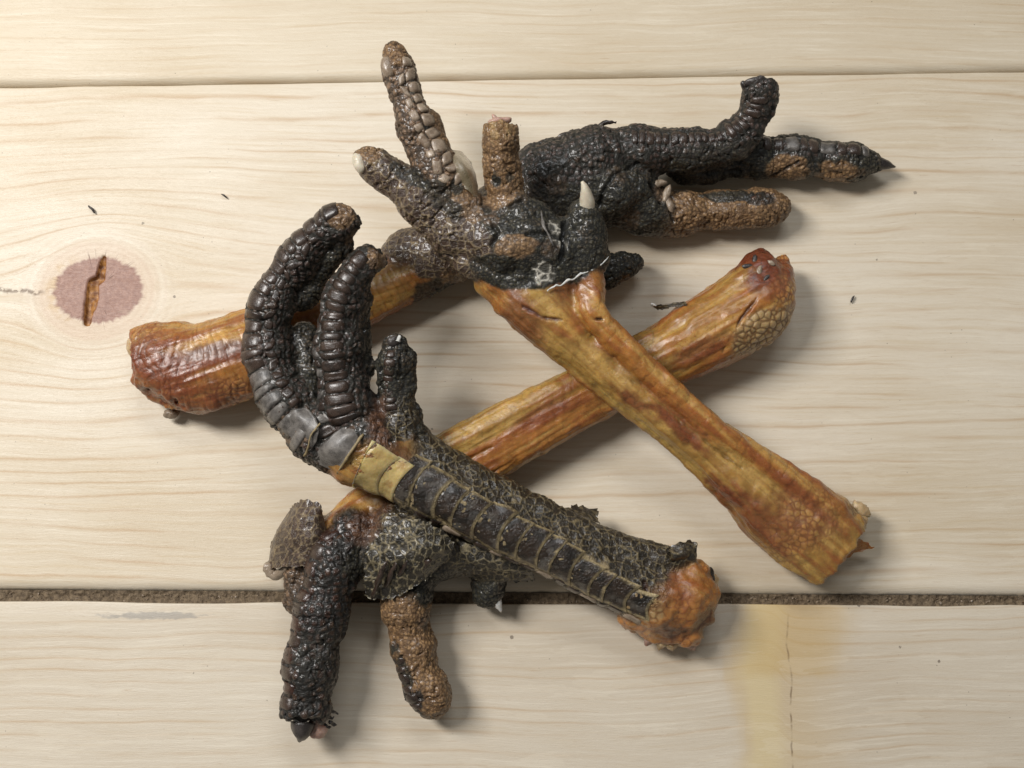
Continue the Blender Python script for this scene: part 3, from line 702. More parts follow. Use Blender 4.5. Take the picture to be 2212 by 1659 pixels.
# ================================================================== foot at the back
A = Foot('bird_foot', 'dark dried foot at the back with long toe bent up and reddish shank end', [
 C('shank', 'amber', [(318, 770, 10, 72, .75), (360, 785, 11, 92, .75), (430, 795, 11, 98, .72), (520, 768, 11, 94, .75), (610, 728, 10, 78, .85), (700, 682, 9.5, 66), (800, 634, 9.5, 60), (900, 585, 9.5, 60), (1000, 530, 10, 60), (1090, 475, 11, 62)], ring=(2.3, .26)),
 C('shank_sheath', 'netb', [(885, 560, 10, 66), (940, 550, 10.5, 74), (1010, 515, 11, 76), (1100, 465, 12, 80), (1170, 430, 12, 84)], off=1),
 C('foot_pad', 'fine', [(1180, 425, 13, 88), (1260, 405, 13, 86), (1335, 420, 12, 72), (1400, 445, 9, 55)]),
 C('foot_pad', 'fine', [(1325, 415, 18, 58), (1372, 405, 16, 46)]),
 C('foot_pad', 'fine', [(1390, 455, 11, 58), (1430, 465, 9, 46)]),
 C('toe#1', 'bead', [(1185, 385, 15, 80), (1260, 350, 17, 72), (1340, 330, 17, 58), (1420, 328, 17, 53), (1500, 325, 17, 48), (1570, 310, 18, 44), (1618, 272, 20, 41), (1640, 222, 24, 38), (1643, 190, 27, 34)]),
 C('toe#2', 'fine', [(1480, 355, 9, 50), (1560, 345, 8, 46), (1620, 338, 8, 46), (1690, 340, 8, 50), (1740, 342, 8, 44), (1800, 347, 8, 45), (1855, 352, 7, 38), (1895, 354, 6, 20)]),
 C('toe#3', 'tan', [(1420, 465, 8, 48), (1490, 458, 8, 48), (1530, 455, 7, 42), (1590, 452, 8, 45), (1640, 450, 8, 43), (1672, 452, 7, 34)]),
 C('toe#4', 'fine', [(1200, 560, 8, 42), (1280, 588, 8, 41), (1330, 580, 8, 37), (1372, 566, 8, 20)]),
], patches=[
 (350, 800, 16, 70, 'plum', .8, (1.3, .5), -.3), (470, 770, 18, 60, 'plum', .9, (2.0, .45), .15), (500, 850, 12, 60, 'amberw', 1, (1.1, .6), .35), (380, 860, 12, 55, 'amberw', 1), (330, 740, 14, 50, 'amberw', .7), (480, 700, 16, 50, 'olive', .5, (1.6, .5), .3), (340, 800, 14, 90, 'plum', .75), (440, 850, 12, 70, 'plum', .6), (470, 760, 18, 50, 'umber', .5, (1.8, .4), .2), (300, 748, 8, 26, 'pale', .9),
 (840, 615, 14, 50, 'olive', .5), (925, 570, 18, 38, 'netb', 1), (930, 630, 8, 48, 'fine', .9), (960, 640, 5, 40, 'fine', 1),
 (1240, 345, 24, 70, 'bead', 1, (1.3, .8)), (1300, 430, 18, 60, 'fine', 1), (1360, 470, 14, 30, 'brown', .5), (1330, 380, 24, 24, 'brown', .4), (1500, 370, 14, 30, 'brown', .4), (1200, 400, 24, 26, 'brown', .35), (1420, 420, 16, 22, 'brown', .9), (1450, 385, 12, 24, 'brown', .5),
 (1700, 365, 10, 42, 'tan', 1, (1.2, .8)), (1810, 372, 8, 36, 'tan', 1, (1.6, .6)), (1760, 320, 14, 46, 'bead', 1, (2, .5)), (1620, 360, 8, 24, 'tan', .7),
 (1580, 425, 12, 26, 'fine', .95, (2.6, .6)), (1640, 432, 12, 26, 'beadb', .9, (1.4, .7)), (1480, 470, 12, 30, 'tan', 1), (1545, 345, 18, 60, 'fine', .7, (1.5, .5)), (1470, 365, 14, 50, 'fine', .9),
 (1345, 605, 6, 24, 'tan', .7),
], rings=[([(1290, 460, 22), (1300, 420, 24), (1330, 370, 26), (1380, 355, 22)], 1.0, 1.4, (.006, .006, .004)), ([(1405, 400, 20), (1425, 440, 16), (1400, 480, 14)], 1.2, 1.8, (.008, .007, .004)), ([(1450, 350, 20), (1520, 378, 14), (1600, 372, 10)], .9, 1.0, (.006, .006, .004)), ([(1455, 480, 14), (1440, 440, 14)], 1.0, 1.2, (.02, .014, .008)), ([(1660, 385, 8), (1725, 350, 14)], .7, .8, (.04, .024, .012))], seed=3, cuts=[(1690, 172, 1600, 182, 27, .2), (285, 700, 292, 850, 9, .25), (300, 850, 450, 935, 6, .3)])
r = A.root
A.plates(5, .34, .72, 12, -.25, .30, -.05, .3, [M_SCUTE])
A.plates(5, .74, .99, 7, -.3, .5, .0, .4, [M_SCUTE])
A.plates(6, .38, .92, 9, -.35, .38, .0, .35, [M_SCUTE, M_SCUTE, M_SCUTE_GREY])
tube([(1885, 352, 7, 17), (1910, 355, 7, 12), (1934, 361, 6, 2)], M_CLAWD, 'claw', r)
lump(1635, 178, 29, 26, 12, 16, M_CLAWD, 'claw', r, .2, 4, .5)
tube([(1612, 186, 27, 13), (1606, 180, 28, 8), (1604, 176, 28, 4)], M_CLAWD, 'claw', r)
for i, (u, v, du, dv) in enumerate([(1290, 276, 42, -14), (1262, 280, 30, -8), (1205, 300, 26, -14)]):
    tube([(u, v, 17, 7), (u+du*.5, v+dv*.8, 18, 5), (u+du, v+dv*.9, 18, 2)], M_SCUTE, 'skin_shred', r, 6, i, .4)
for i, (u, v, a) in enumerate([(1418, 398, .3), (1440, 420, 1.2), (1445, 440, 2.0), (1405, 440, .9), (1428, 455, 2.6)]):
    lump(u, v, 17-i*.6, 22, 9, 9, M_SCUTE_TAN, 'skin_shred', r, a, i+2, .5)
lump(296, 750, 9, 22, 26, 24, M_BONE, 'bone_end', r, .3, 3, .2)
lump(370, 893, 4, 16, 12, 12, M_SCUTE_TAN, 'skin_shred', r, .3, 5, .5)

# ================================================================== foot in the middle
B = Foot('bird_foot', 'dried foot with long bare yellow shank lying across the middle, its toes spread upwards', [
 C('shank', 'olive', [(1150, 590, 30, 118, .55), (1190, 672, 29, 78, .7), (1262, 752, 26, 52, .9), (1350, 828, 24.5, 44), (1438, 902, 22, 42), (1522, 968, 19, 45), (1598, 1034, 16.5, 56, .9), (1672, 1098, 13.5, 74, .8), (1742, 1146, 12, 92, .6), (1790, 1175, 11, 92, .5)], ring=None),
 C('shank_ridge#', 'amber', [(1268, 610, 33, 36), (1284, 680, 34, 30), (1376, 778, 30.5, 28), (1472, 866, 27, 27), (1562, 938, 23.5, 28), (1648, 1000, 19.5, 32), (1730, 1060, 16, 38), (1800, 1105, 12, 40)], ring=(4.6, .16)),
 C('shank_ridge#', 'olive', [(1050, 612, 29, 26), (1125, 690, 28, 20), (1225, 785, 25, 15), (1325, 862, 23, 14), (1425, 938, 20, 14), (1530, 1035, 16, 16), (1640, 1145, 9, 24), (1730, 1215, 6, 26)]),
 C('foot_pad', 'fine', [(1010, 505, 30, 70), (1080, 520, 32, 82), (1150, 535, 33, 82), (1230, 545, 32, 68)]),
 C('foot_pad', 'fine', [(1010, 565, 32, 34, .8), (1080, 578, 33, 44, .8), (1150, 592, 34, 46, .8), (1235, 575, 34, 44, .8), (1285, 555, 33.5, 34, .8)]),
 C('foot_pad', 'fine', [(1095, 540, 38, 46), (1125, 530, 38, 42)]),
 C('foot_pad', 'fine', [(1110, 465, 36, 50), (1160, 480, 35, 44)]),
 C('toe#1', 'brown', [(1010, 470, 33, 55), (965, 408, 36, 50), (928, 340, 39, 47), (897, 265, 41, 42), (873, 195, 42, 38), (858, 140, 43, 36), (852, 118, 43, 31)]),
 C('toe#1', 'tan', [(985, 405, 37, 38), (972, 362, 38, 30)]),
 C('toe#1', 'tan', [(945, 310, 40, 28), (928, 264, 41, 26)]),
 C('toe#2', 'netb', [(985, 500, 32, 62), (925, 445, 33, 55), (870, 398, 34, 46), (815, 362, 35, 38), (788, 345, 36, 32)]),
 C('toe#3', 'tan', [(1095, 450, 35, 48), (1088, 395, 38, 42), (1080, 340, 42, 39), (1082, 302, 44, 46), (1083, 284, 45, 42)]),
 C('toe#4', 'fine', [(1262, 550, 34, 50), (1266, 505, 36, 46), (1262, 468, 38, 40)]),
], patches=[
 (1100, 650, 36, 75, 'plum', .75, (1.8, .5), -.9), (1060, 640, 34, 40, 'amber', .6), (1230, 610, 38, 50, 'plum', .7), (1260, 660, 38, 34, 'amber', .8), (1240, 700, 36, 30, 'amber', .8),
 (1380, 880, 30, 24, 'plum', .8, (3, .8), -.68), (1460, 920, 26, 26, 'plum', .8, (3.5, .7), -.7), (1560, 1065, 20, 26, 'plum', .9, (2, .7), -.75), (1640, 1120, 16, 48, 'plum', .75, (2.2, .8), -.8), (1720, 1110, 18, 52, 'plum', .7, (1.4, .9), -.7), (1690, 1035, 18, 30, 'plum', .6, (1.8, .6), -.6),
 (1690, 1170, 12, 60, 'amberw', .55), (1750, 1120, 18, 70, 'amberw', .5), (1820, 1110, 10, 34, 'pale', .8), (1790, 1190, 10, 50, 'amber', .8),
 (1110, 535, 44, 44, 'tan', .8, (1.1, .7), .2), (1080, 425, 40, 34, 'tan', .9), (1150, 470, 40, 40, 'fine', 1),
 (980, 520, 38, 80, 'netb', 1, (1.4, .8), -.6), (1010, 560, 36, 60, 'netb', 1, (1.3, .7), -.3), (890, 385, 38, 40, 'fine', .9, (1.6, .45), -.6), (960, 430, 42, 40, 'fine', .8, (1.5, .7), -.7), (795, 335, 38, 26, 'tan', .8), 
 (895, 200, 44, 16, 'fine', 1, (.8, 2.2)), (925, 280, 44, 18, 'fine', .9, (.6, 1.5)), (855, 125, 44, 36, 'tan', .85), (1020, 455, 42, 26, 'tan', .6), (1060, 470, 42, 20, 'brown', .7), (1190, 540, 42, 24, 'brown', .5), (1000, 420, 40, 26, 'tan', .7), (985, 400, 40, 22, 'fine', .9), (1072, 375, 42, 18, 'fine', 1, (.7, 1.6)), (1100, 385, 42, 14, 'fine', .8), (1080, 285, 46, 34, 'pale', .6), (945, 480, 40, 24, 'netb', 1),
 (1080, 585, 40, 60, 'fine', 1, (1.4, .55), -.25), (1160, 588, 41, 56, 'fine', 1, (1.3, .62)), (1245, 565, 40, 58, 'fine', 1, (1.0, .7), .5), (1178, 594, 42, 30, 'netw', .95), (1205, 500, 44, 34, 'netw', .65, (.5, 1.3), .35), (1000, 590, 36, 34, 'amber', .0),
], rings=[([(1090, 620, 40), (1130, 660, 38), (1170, 685, 37), (1215, 690, 37)], .9, .8, (.09, .03, .022)), ([(1225, 700, 38), (1250, 688, 40), (1300, 688, 38)], .7, 1.0, (.05, .016, .012)), ([(1280, 740, 34), (1360, 815, 32), (1450, 890, 29), (1540, 965, 26), (1640, 1040, 20)], .8, .6, (.24, .13, .03)), ([(1590, 1040, 20), (1680, 1130, 16), (1730, 1180, 12)], .8, .8, (.22, .10, .03)),
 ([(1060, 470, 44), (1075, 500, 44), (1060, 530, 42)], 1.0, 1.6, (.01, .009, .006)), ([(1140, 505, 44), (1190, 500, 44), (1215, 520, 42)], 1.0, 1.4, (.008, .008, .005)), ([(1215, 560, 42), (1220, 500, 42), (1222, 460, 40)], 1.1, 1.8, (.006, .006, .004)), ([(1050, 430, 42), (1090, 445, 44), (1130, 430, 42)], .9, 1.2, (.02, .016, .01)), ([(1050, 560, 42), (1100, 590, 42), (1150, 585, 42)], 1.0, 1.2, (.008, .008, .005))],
 cuts=[(1758, 1262, 1885, 1100, 10, -.2), (1132, 270, 1032, 264, 45, .3)], seed=11, amber=('shank', 'shank_ridge#'), k=1.4)
r = B.root
B.plates(7, .18, .95, 11, .65, .34, .0, .35, [M_SCUTE_TAN], jit=.3)
B.plates(7, .22, .86, 9, .02, .20, -.05, .3, [M_SCUTE_TAN], jit=.3)
tube([(1266, 466, 39, 19), (1268, 436, 42, 17), (1264, 408, 44.5, 10), (1257, 392, 45.5, 3)], M_CLAW, 'claw', r, 10, 2, .1)
lump(776, 352, 38, 15, 24, 16, M_CLAW, 'claw', r, .35, 3, .15)
lump(1080, 262, 47, 27, 9, 14, M_PINK, 'cut_toe_end', r, .1, 6, .5)
tube([(1072, 258, 47, 6), (1066, 250, 47, 4), (1064, 247, 47, 1)], M_PINK, 'skin_shred', r, 5, 1)
lump(838, 145, 46, 16, 26, 14, M_SCUTE_TAN, 'toe_tip_scale', r, .2, 8, .15)
# loosened pieces of skin
film = [[(945, 330, 37), (960, 360, 40), (985, 400, 40)], [(975, 322, 39), (995, 360, 44), (1010, 410, 41)], [(1000, 330, 38), (1018, 370, 42), (1026, 425, 40)], [(1018, 350, 36), (1030, 385, 38), (1034, 430, 38)]]
sheet(film, 'tanbed', 'dry_skin_film', r, .3, 5, 3, .5, mat=M_FILM)
tube([(1182, 628, 38.4, 2), (1200, 617, 38.8, 2.6), (1212, 616, 38.8, 1.6), (1226, 606, 38.8, 2.8), (1240, 602, 38.4, 1.6), (1254, 592, 38.2, 2.6), (1270, 588, 37.8, 1.6), (1284, 578, 37.4, 2.4), (1298, 572, 37.2, 1.8), (1316, 554, 37, 1)], M_WHITE, 'white_skin_rim', r, 6, 5, .3)
tube([(1168, 455, 42, 2), (1176, 490, 43.5, 3), (1196, 530, 43.5, 2)], M_SCUTE_GREY, 'skin_rim', r, 6, 9, .4)
lump(1845, 1130, 8, 28, 24, 24, M_BONE, 'bone_end', r, .5, 3, .35)
tube([(1840, 1095, 9, 18), (1865, 1105, 9, 14), (1880, 1112, 9, 4)], M_BONE, 'skin_shred', r, 8, 4, .5)
sheet([[(1690, 1215, 6), (1720, 1240, 4), (1765, 1257, 3)], [(1720, 1190, 11), (1760, 1215, 10), (1790, 1235, 6)], [(1775, 1180, 13), (1810, 1190, 11), (1845, 1195, 7)], [(1830, 1150, 11), (1860, 1165, 9), (1888, 1182, 6)]], 'amber', 'torn_end', r, 2.0, 6, 21, 1.0, mat=M_AMBER)

# ================================================================== foot whose shank runs under the others
D = Foot('bird_foot', 'dried foot underneath with bare amber shank and two toes crossing the dirty joint', [
 C('shank', 'amber', [(1655, 625, 12, 62), (1630, 655, 12, 84, .9), (1580, 690, 12, 88, .85), (1490, 735, 11, 76), (1400, 785, 10, 64), (1300, 838, 9.5, 58), (1200, 885, 9.5, 56), (1100, 945, 9.5, 58), (1000, 998, 9.5, 61), (900, 1048, 10, 61), (810, 1100, 11, 60), (750, 1145, 12, 55)]),
 C('shank', 'plum', [(1600, 640, 14, 50), (1635, 590, 15, 44), (1640, 560, 13, 26)]),
 C('shank', 'amberw', [(1660, 650, 12, 50), (1690, 600, 11, 30), (1690, 575, 10, 24)]),
 C('shank_ridge#', 'amber', [(1560, 745, 13, 42), (1470, 790, 12, 34), (1350, 850, 11, 32), (1220, 915, 11, 34), (1100, 985, 11, 34), (1000, 1040, 11, 34)], ring=(6., .12)),
 C('shank_ridge#', 'olive', [(1400, 745, 14, 34), (1280, 805, 14, 30), (1150, 870, 14, 32), (1020, 940, 14, 36), (940, 985, 14, 38)], ring=(7., .1)),
 C('foot_pad', 'fine', [(780, 1170, 13, 62), (850, 1190, 14, 72), (920, 1190, 14, 70), (1000, 1190, 12, 50), (1080, 1205, 10, 40)]),
 C('foot_pad', 'net', [(860, 1140, 18, 60), (910, 1165, 19, 62), (960, 1180, 17, 45)]),
 C('foot_pad', 'net', [(980, 1195, 15, 48, .8), (1050, 1205, 14, 44, .8), (1120, 1222, 12, 30, .8)]),
 C('toe#1', 'beadb', [(765, 1150, 17, 52), (730, 1205, 18, 55), (705, 1275, 17, 56), (688, 1350, 16, 56), (674, 1430, 15, 55), (664, 1500, 14, 53), (660, 1535, 13, 48)]),
 C('toe#1', 'brown', [(680, 1150, 12, 40), (655, 1220, 11, 38), (640, 1300, 11, 26)]),
 C('toe#2', 'tan', [(890, 1220, 12, 56), (878, 1290, 12, 52), (880, 1340, 11, 49), (893, 1400, 10, 44), (905, 1450, 9.5, 47), (925, 1492, 9, 46), (935, 1515, 8, 34)]),
 C('toe#3', 'fine', [(1055, 1215, 9, 40), (1056, 1255, 9, 38), (1052, 1282, 8, 32)]),
], patches=[
 (1640, 600, 18, 55, 'plum', .95, (1, .8)), (1655, 555, 16, 34, 'plum', .9), (1690, 610, 16, 40, 'plum', .8, (.7, 1.5)), (1640, 720, 18, 58, 'pale', 1, (1.2, .8), .4), (1680, 690, 14, 46, 'pale', 1), (1680, 640, 16, 40, 'amberw', .9), (1570, 610, 20, 40, 'olive', .8, (1.6, .6), .55), (1500, 680, 22, 60, 'olive', .6, (2, .5), .5), (1500, 760, 18, 42, 'plum', .7, (2.2, .5), .45), (1430, 775, 18, 26, 'olive', .8),
 (1180, 890, 20, 40, 'plum', .6, (2, .5), .5), (1050, 1010, 18, 30, 'plum', .6, (2.2, .4), .5), (960, 960, 20, 40, 'olive', .7), (830, 1110, 18, 40, 'umber', .8), (790, 1080, 20, 30, 'olive', .5), (1120, 995, 16, 40, 'amber', 1), 
 (790, 1140, 22, 40, 'umber', .7), (690, 1330, 20, 30, 'beadb', 1), (690, 1420, 18, 60, 'fine', .35), (735, 1300, 14, 40, 'fine', .9, (.6, 2)), (700, 1500, 12, 30, 'brown', .8, (.6, 1.6)), (720, 1240, 24, 50, 'brown', .0),
 (890, 1240, 16, 56, 'fine', 1, (1.4, .7)), (915, 1340, 14, 20, 'brown', .8), (875, 1440, 12, 26, 'fine', .95, (.7, 2.2), .3), (895, 1510, 10, 34, 'beadb', .95), (905, 1270, 14, 40, 'fine', 1), (860, 1400, 12, 18, 'fine', .8), (925, 1530, 8, 22, 'fine', .8), (770, 1220, 20, 40, 'fine', .9), (830, 1200, 22, 40, 'net', .8),
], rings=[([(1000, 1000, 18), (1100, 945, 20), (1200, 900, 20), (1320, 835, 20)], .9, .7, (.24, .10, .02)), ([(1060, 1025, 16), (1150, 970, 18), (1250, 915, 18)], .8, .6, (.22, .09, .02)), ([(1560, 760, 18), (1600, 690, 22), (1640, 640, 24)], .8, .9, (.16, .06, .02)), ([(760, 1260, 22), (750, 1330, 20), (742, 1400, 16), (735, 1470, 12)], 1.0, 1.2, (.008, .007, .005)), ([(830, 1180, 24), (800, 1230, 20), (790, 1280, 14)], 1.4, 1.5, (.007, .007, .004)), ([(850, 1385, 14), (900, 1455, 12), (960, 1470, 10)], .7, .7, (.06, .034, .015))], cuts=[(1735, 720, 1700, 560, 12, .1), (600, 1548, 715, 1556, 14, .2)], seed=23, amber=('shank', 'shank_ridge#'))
r = D.root
D.plates(8, .04, .98, 12, .95, .50, .0, .22, [M_SCUTE_RED, M_SCUTE], jit=.2)
D.plates(10, .62, .98, 6, .9, .40, -.1, .3, [M_SCUTE])
tube([(655, 1560, 13, 26), (652, 1582, 13, 20), (646, 1602, 12, 3)], M_CLAWD, 'claw', r, 8, 3, .3)
lump(685, 1572, 10, 20, 24, 18, M_PINK, 'cut_toe_end', r, .2, 2, .3)
lump(650, 1558, 14, 16, 7, 9, M_WHITE, 'white_skin_shred', r, -.3, 2, .5)
for i, (u, v) in enumerate([(706, 1545), (712, 1560), (700, 1566), (715, 1535)]): tube([(u, v, 11, 5), (u+9, v+5, 10, 3), (u+16, v+3+4*i % 7, 10, 1)], M_CLAWD, 'skin_shred', r, 5, i, .3)
tube([(1068, 1290, 9, 15), (1076, 1305, 9, 9), (1083, 1322, 8, 2)], M_WHITE, 'claw', r, 8, 2, .2)
flap = [[(700, 1130, 19), (712, 1180, 19), (690, 1240, 17)], [(690, 1090, 21), (672, 1150, 23), (655, 1225, 19)], [(660, 1080, 20), (635, 1140, 21), (615, 1225, 16)], [(635, 1090, 15), (600, 1150, 14), (583, 1228, 10)], [(625, 1105, 8), (590, 1165, 6), (578, 1225, 5)]]
sheet(flap, 'netb', 'peeling_skin', r, .8, 24, 6, .7)
tube([(577, 1215, 10, 8), (582, 1232, 9, 12), (597, 1242, 9, 11), (612, 1232, 11, 9), (625, 1222, 13, 6)], M_SCUTE_TAN, 'curled_skin_tip', r, 9, 4, .5)
sheet([[(790, 1190, 24), (785, 1240, 22), (790, 1290, 17)], [(825, 1150, 27), (835, 1215, 26.5), (830, 1296, 19)], [(865, 1125, 29), (880, 1200, 29), (872, 1280, 21)], [(905, 1120, 30), (918, 1190, 29.5), (908, 1258, 22)], [(945, 1140, 29), (952, 1190, 27.5), (945, 1235, 21)], [(975, 1165, 26), (978, 1195, 24), (968, 1222, 19)]], 'netf', 'peeling_skin', r, .5, 22, 16, 1.0, wob=2.2)
for i in range(5):
    u = 812+i*24; tube([(u+22, 1215-i*2, 28, 3), (u+8, 1246-i*6, 26, 6), (u-8, 1292-i*10, 19.5, 2)], M_SCUTE, 'skin_fold', r, 6, i, .7)
sheet([[(965, 1160, 22), (975, 1200, 20.5), (990, 1240, 13)], [(1030, 1178, 22), (1038, 1215, 20.5), (1046, 1252, 12)], [(1095, 1200, 20), (1100, 1228, 18), (1108, 1256, 11)], [(1150, 1225, 17), (1152, 1240, 14), (1158, 1254, 9)]], 'netf', 'peeling_skin', r, .5, 26, 18, 1.1)
for i, (u, v) in enumerate([(1615, 575), (1640, 585), (1665, 568), (1655, 600), (1670, 620), (1690, 650), (1630, 560)]):
    lump(u, v, 21.5-abs(v-600)*.05, 11, 5, 4, M_CLAWD if i % 3 == 0 else M_SCUTE_TAN, 'skin_shred', r, i*1.3, i, .6)
sheet([[(1408, 662, 14), (1420, 668, 13)], [(1440, 655, 16), (1448, 664, 16)], [(1478, 650, 18), (1482, 660, 18)]], 'net', 'peeling_skin', r, .3, 5, 30, .8)
lump(1412, 658, 15, 8, 3, 3, M_WHITE, 'white_skin_shred', r, -.5, 3, .5)

# ================================================================== foot in front
Cc = Foot('bird_foot', 'dark dried foot on top with broad black shank plates and two curled toes', [
 C('shank', 'net', [(800, 982, 27, 74), (880, 1022, 26.5, 70), (980, 1078, 25, 66), (1080, 1130, 22, 64), (1180, 1178, 19, 62), (1280, 1226, 16, 62), (1370, 1268, 13.5, 64), (1420, 1285, 12.5, 62)]),
 C('shank', 'net', [(900, 975, 27, 46), (1000, 1032, 25, 44), (1110, 1087, 22, 42), (1220, 1140, 19, 40), (1330, 1185, 16, 38), (1430, 1210, 15, 32), (1485, 1200, 15, 20)]),
 C('joint_end', 'end', [(1370, 1262, 12, 62), (1430, 1292, 11, 72), (1470, 1290, 11, 68), (1500, 1270, 11, 44)]),
 C('joint_end', 'end', [(1490, 1250, 12, 40), (1520, 1280, 10, 30), (1515, 1320, 9, 34)]),
 C('joint_end', 'end', [(1380, 1330, 8, 40), (1440, 1350, 8, 44), (1480, 1360, 8, 38)]),
 C('foot_pad', 'amber', [(770, 985, 28, 68), (840, 985, 27, 74)]),
 C('toe#1', 'bead', [(780, 975, 28, 70), (705, 945, 29, 64), (640, 892, 30, 57), (598, 825, 30, 54), (578, 750, 30, 53), (585, 670, 32, 50), (625, 590, 35, 46), (678, 522, 38, 42), (726, 482, 41, 40), (758, 468, 42, 35)]),
 C('toe#2', 'bead', [(800, 960, 30, 70), (757, 895, 33, 58), (738, 815, 36, 53), (731, 740, 38, 50), (736, 670, 40, 46), (758, 612, 42, 42), (786, 570, 44, 37), (808, 556, 44, 28)]),
 C('toe#1', 'fine', [(690, 870, 27, 52), (670, 790, 26, 42), (655, 730, 26, 34)]),
 C('toe#1', 'fine', [(655, 640, 30, 34), (690, 580, 33, 30), (735, 530, 37, 28)]),
 C('toe#2', 'fine', [(775, 800, 32, 34), (772, 720, 34, 30), (775, 650, 37, 28)]),
 C('toe#3', 'fine', [(880, 960, 27, 56), (858, 890, 30, 44), (850, 830, 33, 38), (853, 780, 36, 35), (852, 750, 37, 30)]),
 C('toe#3', 'fine', [(876, 840, 33, 24), (878, 790, 35, 22), (880, 765, 36, 18)]),
], patches=[
 (800, 1010, 34, 60, 'olive', .9, (1.2, .9)), (820, 920, 36, 40, 'umber', .8, (.7, 1.6)), (840, 980, 36, 40, 'umber', .7), (750, 960, 38, 30, 'amber', .5),
 (640, 930, 34, 40, 'brown', .7), (1000, 1110, 33, 48, 'tanbed', .95, (4.6, 1.1), -.47), (1200, 1215, 26, 44, 'tanbed', .95, (4.6, 1.1), -.47), (870, 900, 36, 40, 'net', .8), (860, 930, 34, 30, 'net', .9), (760, 1050, 22, 60, 'net', .3),
 (1385, 1300, 16, 44, 'pale', .8, (1.3, .8), -.5), (1450, 1350, 12, 40, 'umber', .9), (1510, 1330, 10, 40, 'umber', .8), (1470, 1270, 18, 40, 'plum', .5), (1420, 1345, 10, 30, 'pale', .5), (1500, 1260, 16, 34, 'amber', .6), (740, 465, 46, 30, 'tan', .75), (812, 556, 46, 24, 'tan', .7), (700, 800, 30, 50, 'fine', 1, (.7, 1.8)), (765, 520, 42, 20, 'brown', .6), (1390, 1200, 22, 70, 'net', .9),
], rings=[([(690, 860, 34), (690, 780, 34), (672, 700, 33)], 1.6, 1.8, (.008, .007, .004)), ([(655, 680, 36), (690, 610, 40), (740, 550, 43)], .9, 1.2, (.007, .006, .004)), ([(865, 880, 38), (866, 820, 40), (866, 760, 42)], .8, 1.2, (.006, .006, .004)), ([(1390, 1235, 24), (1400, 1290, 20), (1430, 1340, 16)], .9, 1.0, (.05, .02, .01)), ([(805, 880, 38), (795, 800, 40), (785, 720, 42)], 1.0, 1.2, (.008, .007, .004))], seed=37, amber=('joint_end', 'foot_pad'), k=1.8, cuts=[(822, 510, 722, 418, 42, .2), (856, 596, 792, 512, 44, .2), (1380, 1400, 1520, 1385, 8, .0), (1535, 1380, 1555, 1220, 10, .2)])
r = Cc.root
Cc.bands(0, .12, .97, 13, .22, .84, .35, .38)
Cc.plates(0, .20, .97, 15, 1.30, .20, .05, .2, [M_SCUTE, M_SCUTE, M_SCUTE_TAN], gap=.06)
Cc.plates(6, .16, .98, 21, -.62, .62, .05, .30, lambda t: M_SCUTE_GREY if t < .27 else M_SCUTE, gap=.04)
Cc.plates(6, .24, .92, 19, .26, .20, .0, .25, [M_SCUTE], gap=.08, jit=.25)
Cc.plates(7, .16, .97, 17, -.15, .55, .05, .32, [M_SCUTE], gap=.04, jit=.12)
Cc.plates(7, .14, .75, 13, -.95, .18, .0, .25, [M_SCUTE, M_SCUTE_GREY], gap=.08, jit=.2)
Cc.plates(11, .40, .98, 8, -.2, .32, -.1, .25, [M_SCUTE], gap=.06)
# bare yellow plates and the loose grey plate beside them
Cc.bands(0, -.07, .125, 3, .50, .85, c1=(.40, .29, .10), c2=(.52, .40, .17), c3=(.30, .16, .06), cp=(.58, .47, .24), mat=M_AMBER)
loose = [[(668, 985, 34), (700, 955, 38.5), (735, 925, 39), (770, 915, 38)], [(690, 1003, 34), (720, 975, 39.5), (750, 945, 40.5), (778, 928, 39)], [(728, 1020, 33), (745, 993, 38.5), (765, 965, 40), (782, 940, 39)]]
sheet(loose, 'tanbed', 'loose_scute', r, .5, 6, 4, .25, mat=M_SCUTE_GREY, wob=.6)
tube([(728, 1022, 34, 2), (748, 992, 39.2, 3), (768, 962, 40.7, 3), (784, 938, 40, 3)], M_BORDER, 'scute_rim', r, 6, 1, .2)
sheet([[(605, 900, 34), (630, 885, 37.5), (660, 880, 37)], [(625, 940, 35), (655, 915, 39), (680, 900, 39)], [(655, 985, 33), (680, 960, 38), (690, 925, 40)]], 'tanbed', 'loose_scute', r, .5, 6, 5, .25, mat=M_SCUTE_GREY, wob=.6)
tube([(658, 985, 35, 3), (666, 965, 38, 2.5), (672, 940, 39.6, 2.5), (692, 915, 41, 2)], M_BORDER, 'scute_rim', r, 6, 2, .2)

lump(850, 737, 40, 14, 12, 12, M_CLAWD, 'claw', r, .2, 4, .4); tube([(858, 736, 41, 6), (864, 728, 41, 4), (860, 722, 41, 1)], M_WHITE, 'white_skin_shred', r, 5, 3, .4)
# ragged skin edge, shreds and the chewed end of the joint
sheet([[(1440, 1185, 19), (1450, 1205, 20), (1440, 1225, 17)], [(1470, 1172, 19), (1480, 1195, 20), (1475, 1215, 17)], [(1500, 1168, 17), (1505, 1185, 17), (1496, 1205, 15)]], 'net', 'peeling_skin', r, 1.0, 6, 9, 1.2, wob=2)
sheet([[(1215, 1100, 14), (1225, 1120, 17)], [(1250, 1092, 12), (1260, 1118, 16)], [(1290, 1098, 10), (1296, 1130, 14)]], 'net', 'peeling_skin', r, 1.0, 7, 19, 1.3, wob=2)
for i in range(15):
    t = i/14; u, v, z = 880+480*t, 1075+235*t, 25-13*t
    tube([(u, v, z, 5), (u+10, v+9, z-1, 4), (u-8+random.uniform(-8, 8), v+14, z-2, 1)], M_BORDER, 'skin_shred', r, 5, i, .4)
tube([(870, 1080, 24, 7), (850, 1072, 24, 5), (828, 1066, 24, 1)], M_CLAWD, 'skin_shred', r, 6, 2, .3)
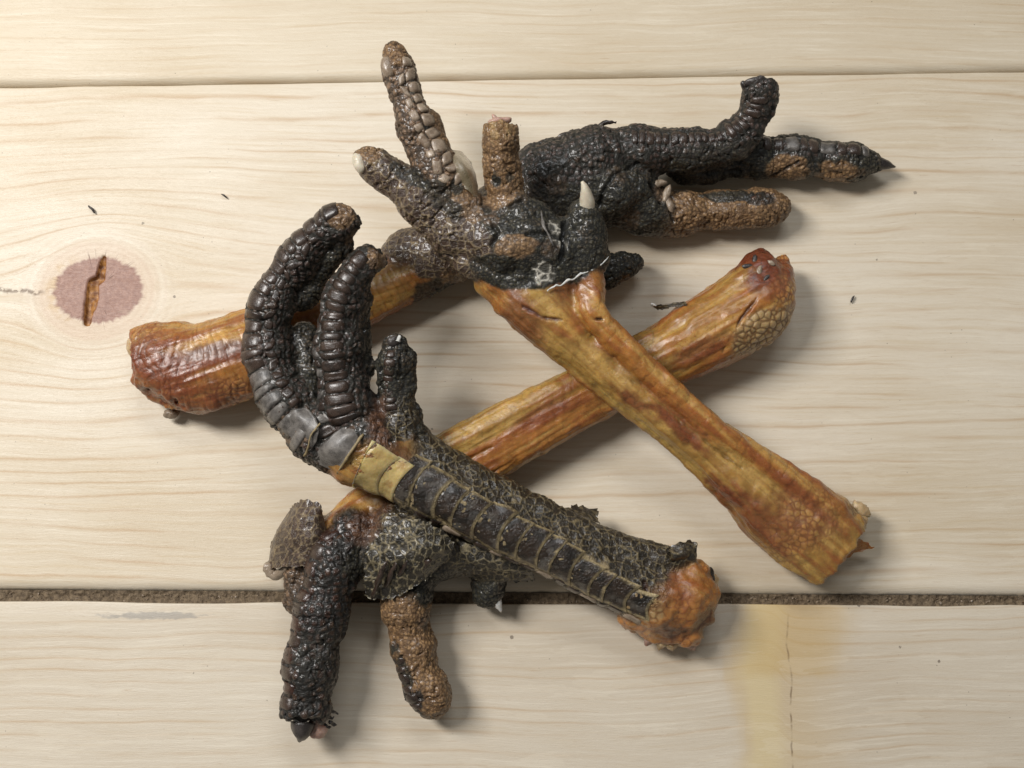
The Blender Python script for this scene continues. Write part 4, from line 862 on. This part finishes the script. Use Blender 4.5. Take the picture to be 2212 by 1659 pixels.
lump(1466, 1380, 6, 30, 14, 20, M_BONE, 'bone_end', r, -.2, 4, .35)
for i, (u, v, du, dv) in enumerate([(1410, 1370, -12, 20), (1430, 1380, -4, 18), (1490, 1378, 8, 22), (1500, 1360, 14, 14), (1360, 1345, -12, 8), (1535, 1260, 10, -14), (1530, 1300, 12, 8), (1450, 1385, 2, 16)]):
    tube([(u, v, 8, 17), (u+du*.7, v+dv*.7, 7, 11), (u+du*1.3, v+dv*1.3, 6, 1)], M_BONE if i % 2 else M_PINK, 'skin_shred', r, 6, i, .5)
lump(1533, 1242, 11, 12, 16, 12, M_CLAWD, 'skin_shred', r, .3, 3, .5)

# ================================================================== crumbs on the planks
def crumb(u, v, r, mat, label, name='crumb', grp=None, bent=True):
    a = random.random()*6.28
    o = tube([(u-r*2*math.cos(a), v-r*2*math.sin(a), .6, r*.35), (u, v-r*.5, .8, r*.6), (u+r*2*math.cos(a), v+r*2*math.sin(a), .5, r*.25)], mat, name, None, 6, int(u), .15)
    tag(o, label, 'crumb', 'loose crumbs on the planks'); return o
crumb(1842, 646, 4, M_CLAWD, 'curved black crumb on the middle plank right of the amber shank ends')
crumb(484, 424, 4, M_CLAWD, 'dark sliver on the middle plank left of the curled toes')
crumb(198, 453, 5, M_CLAWD, 'dark grey crumb on the middle plank above the knot')
# grit in the joint: nobody could count it
gv, gf = [], []
for i in range(420):
    u = random.uniform(-150, 2350); X_ = P(u, 1290)[0]; t = random.uniform(.15, .9); Y_ = lowline(X_)+(lowline2(X_)-lowline(X_))*t; s_ = random.choice([.2, .25, .3, .5])
    o_ = len(gv); rz = random.random()*3
    for sx, sy, sz in ((1, 0, 0), (-1, 0, 0), (0, .6, 0), (0, -.6, 0), (0, 0, .5), (0, 0, -.5)):
        a, b_ = sx*s_*math.cos(rz)-sy*s_*math.sin(rz), sx*s_*math.sin(rz)+sy*s_*math.cos(rz)
        gv.append(((X_+a)/1000, (Y_+b_)/1000, (-1.9+random.uniform(-.2, .6)+sz*s_)/1000))
    gf += [(o_+a, o_+b_, o_+c_) for a, b_, c_ in ((0, 2, 4), (2, 1, 4), (1, 3, 4), (3, 0, 4), (2, 0, 5), (1, 2, 5), (3, 1, 5), (0, 3, 5))]
grit = link('grit', mesh_from(gv, gf, False), M_SCUTE_TAN); grit['kind'] = 'stuff'; grit['label'] = 'brown grit lying in the joint below the middle plank'; grit['category'] = 'grit'
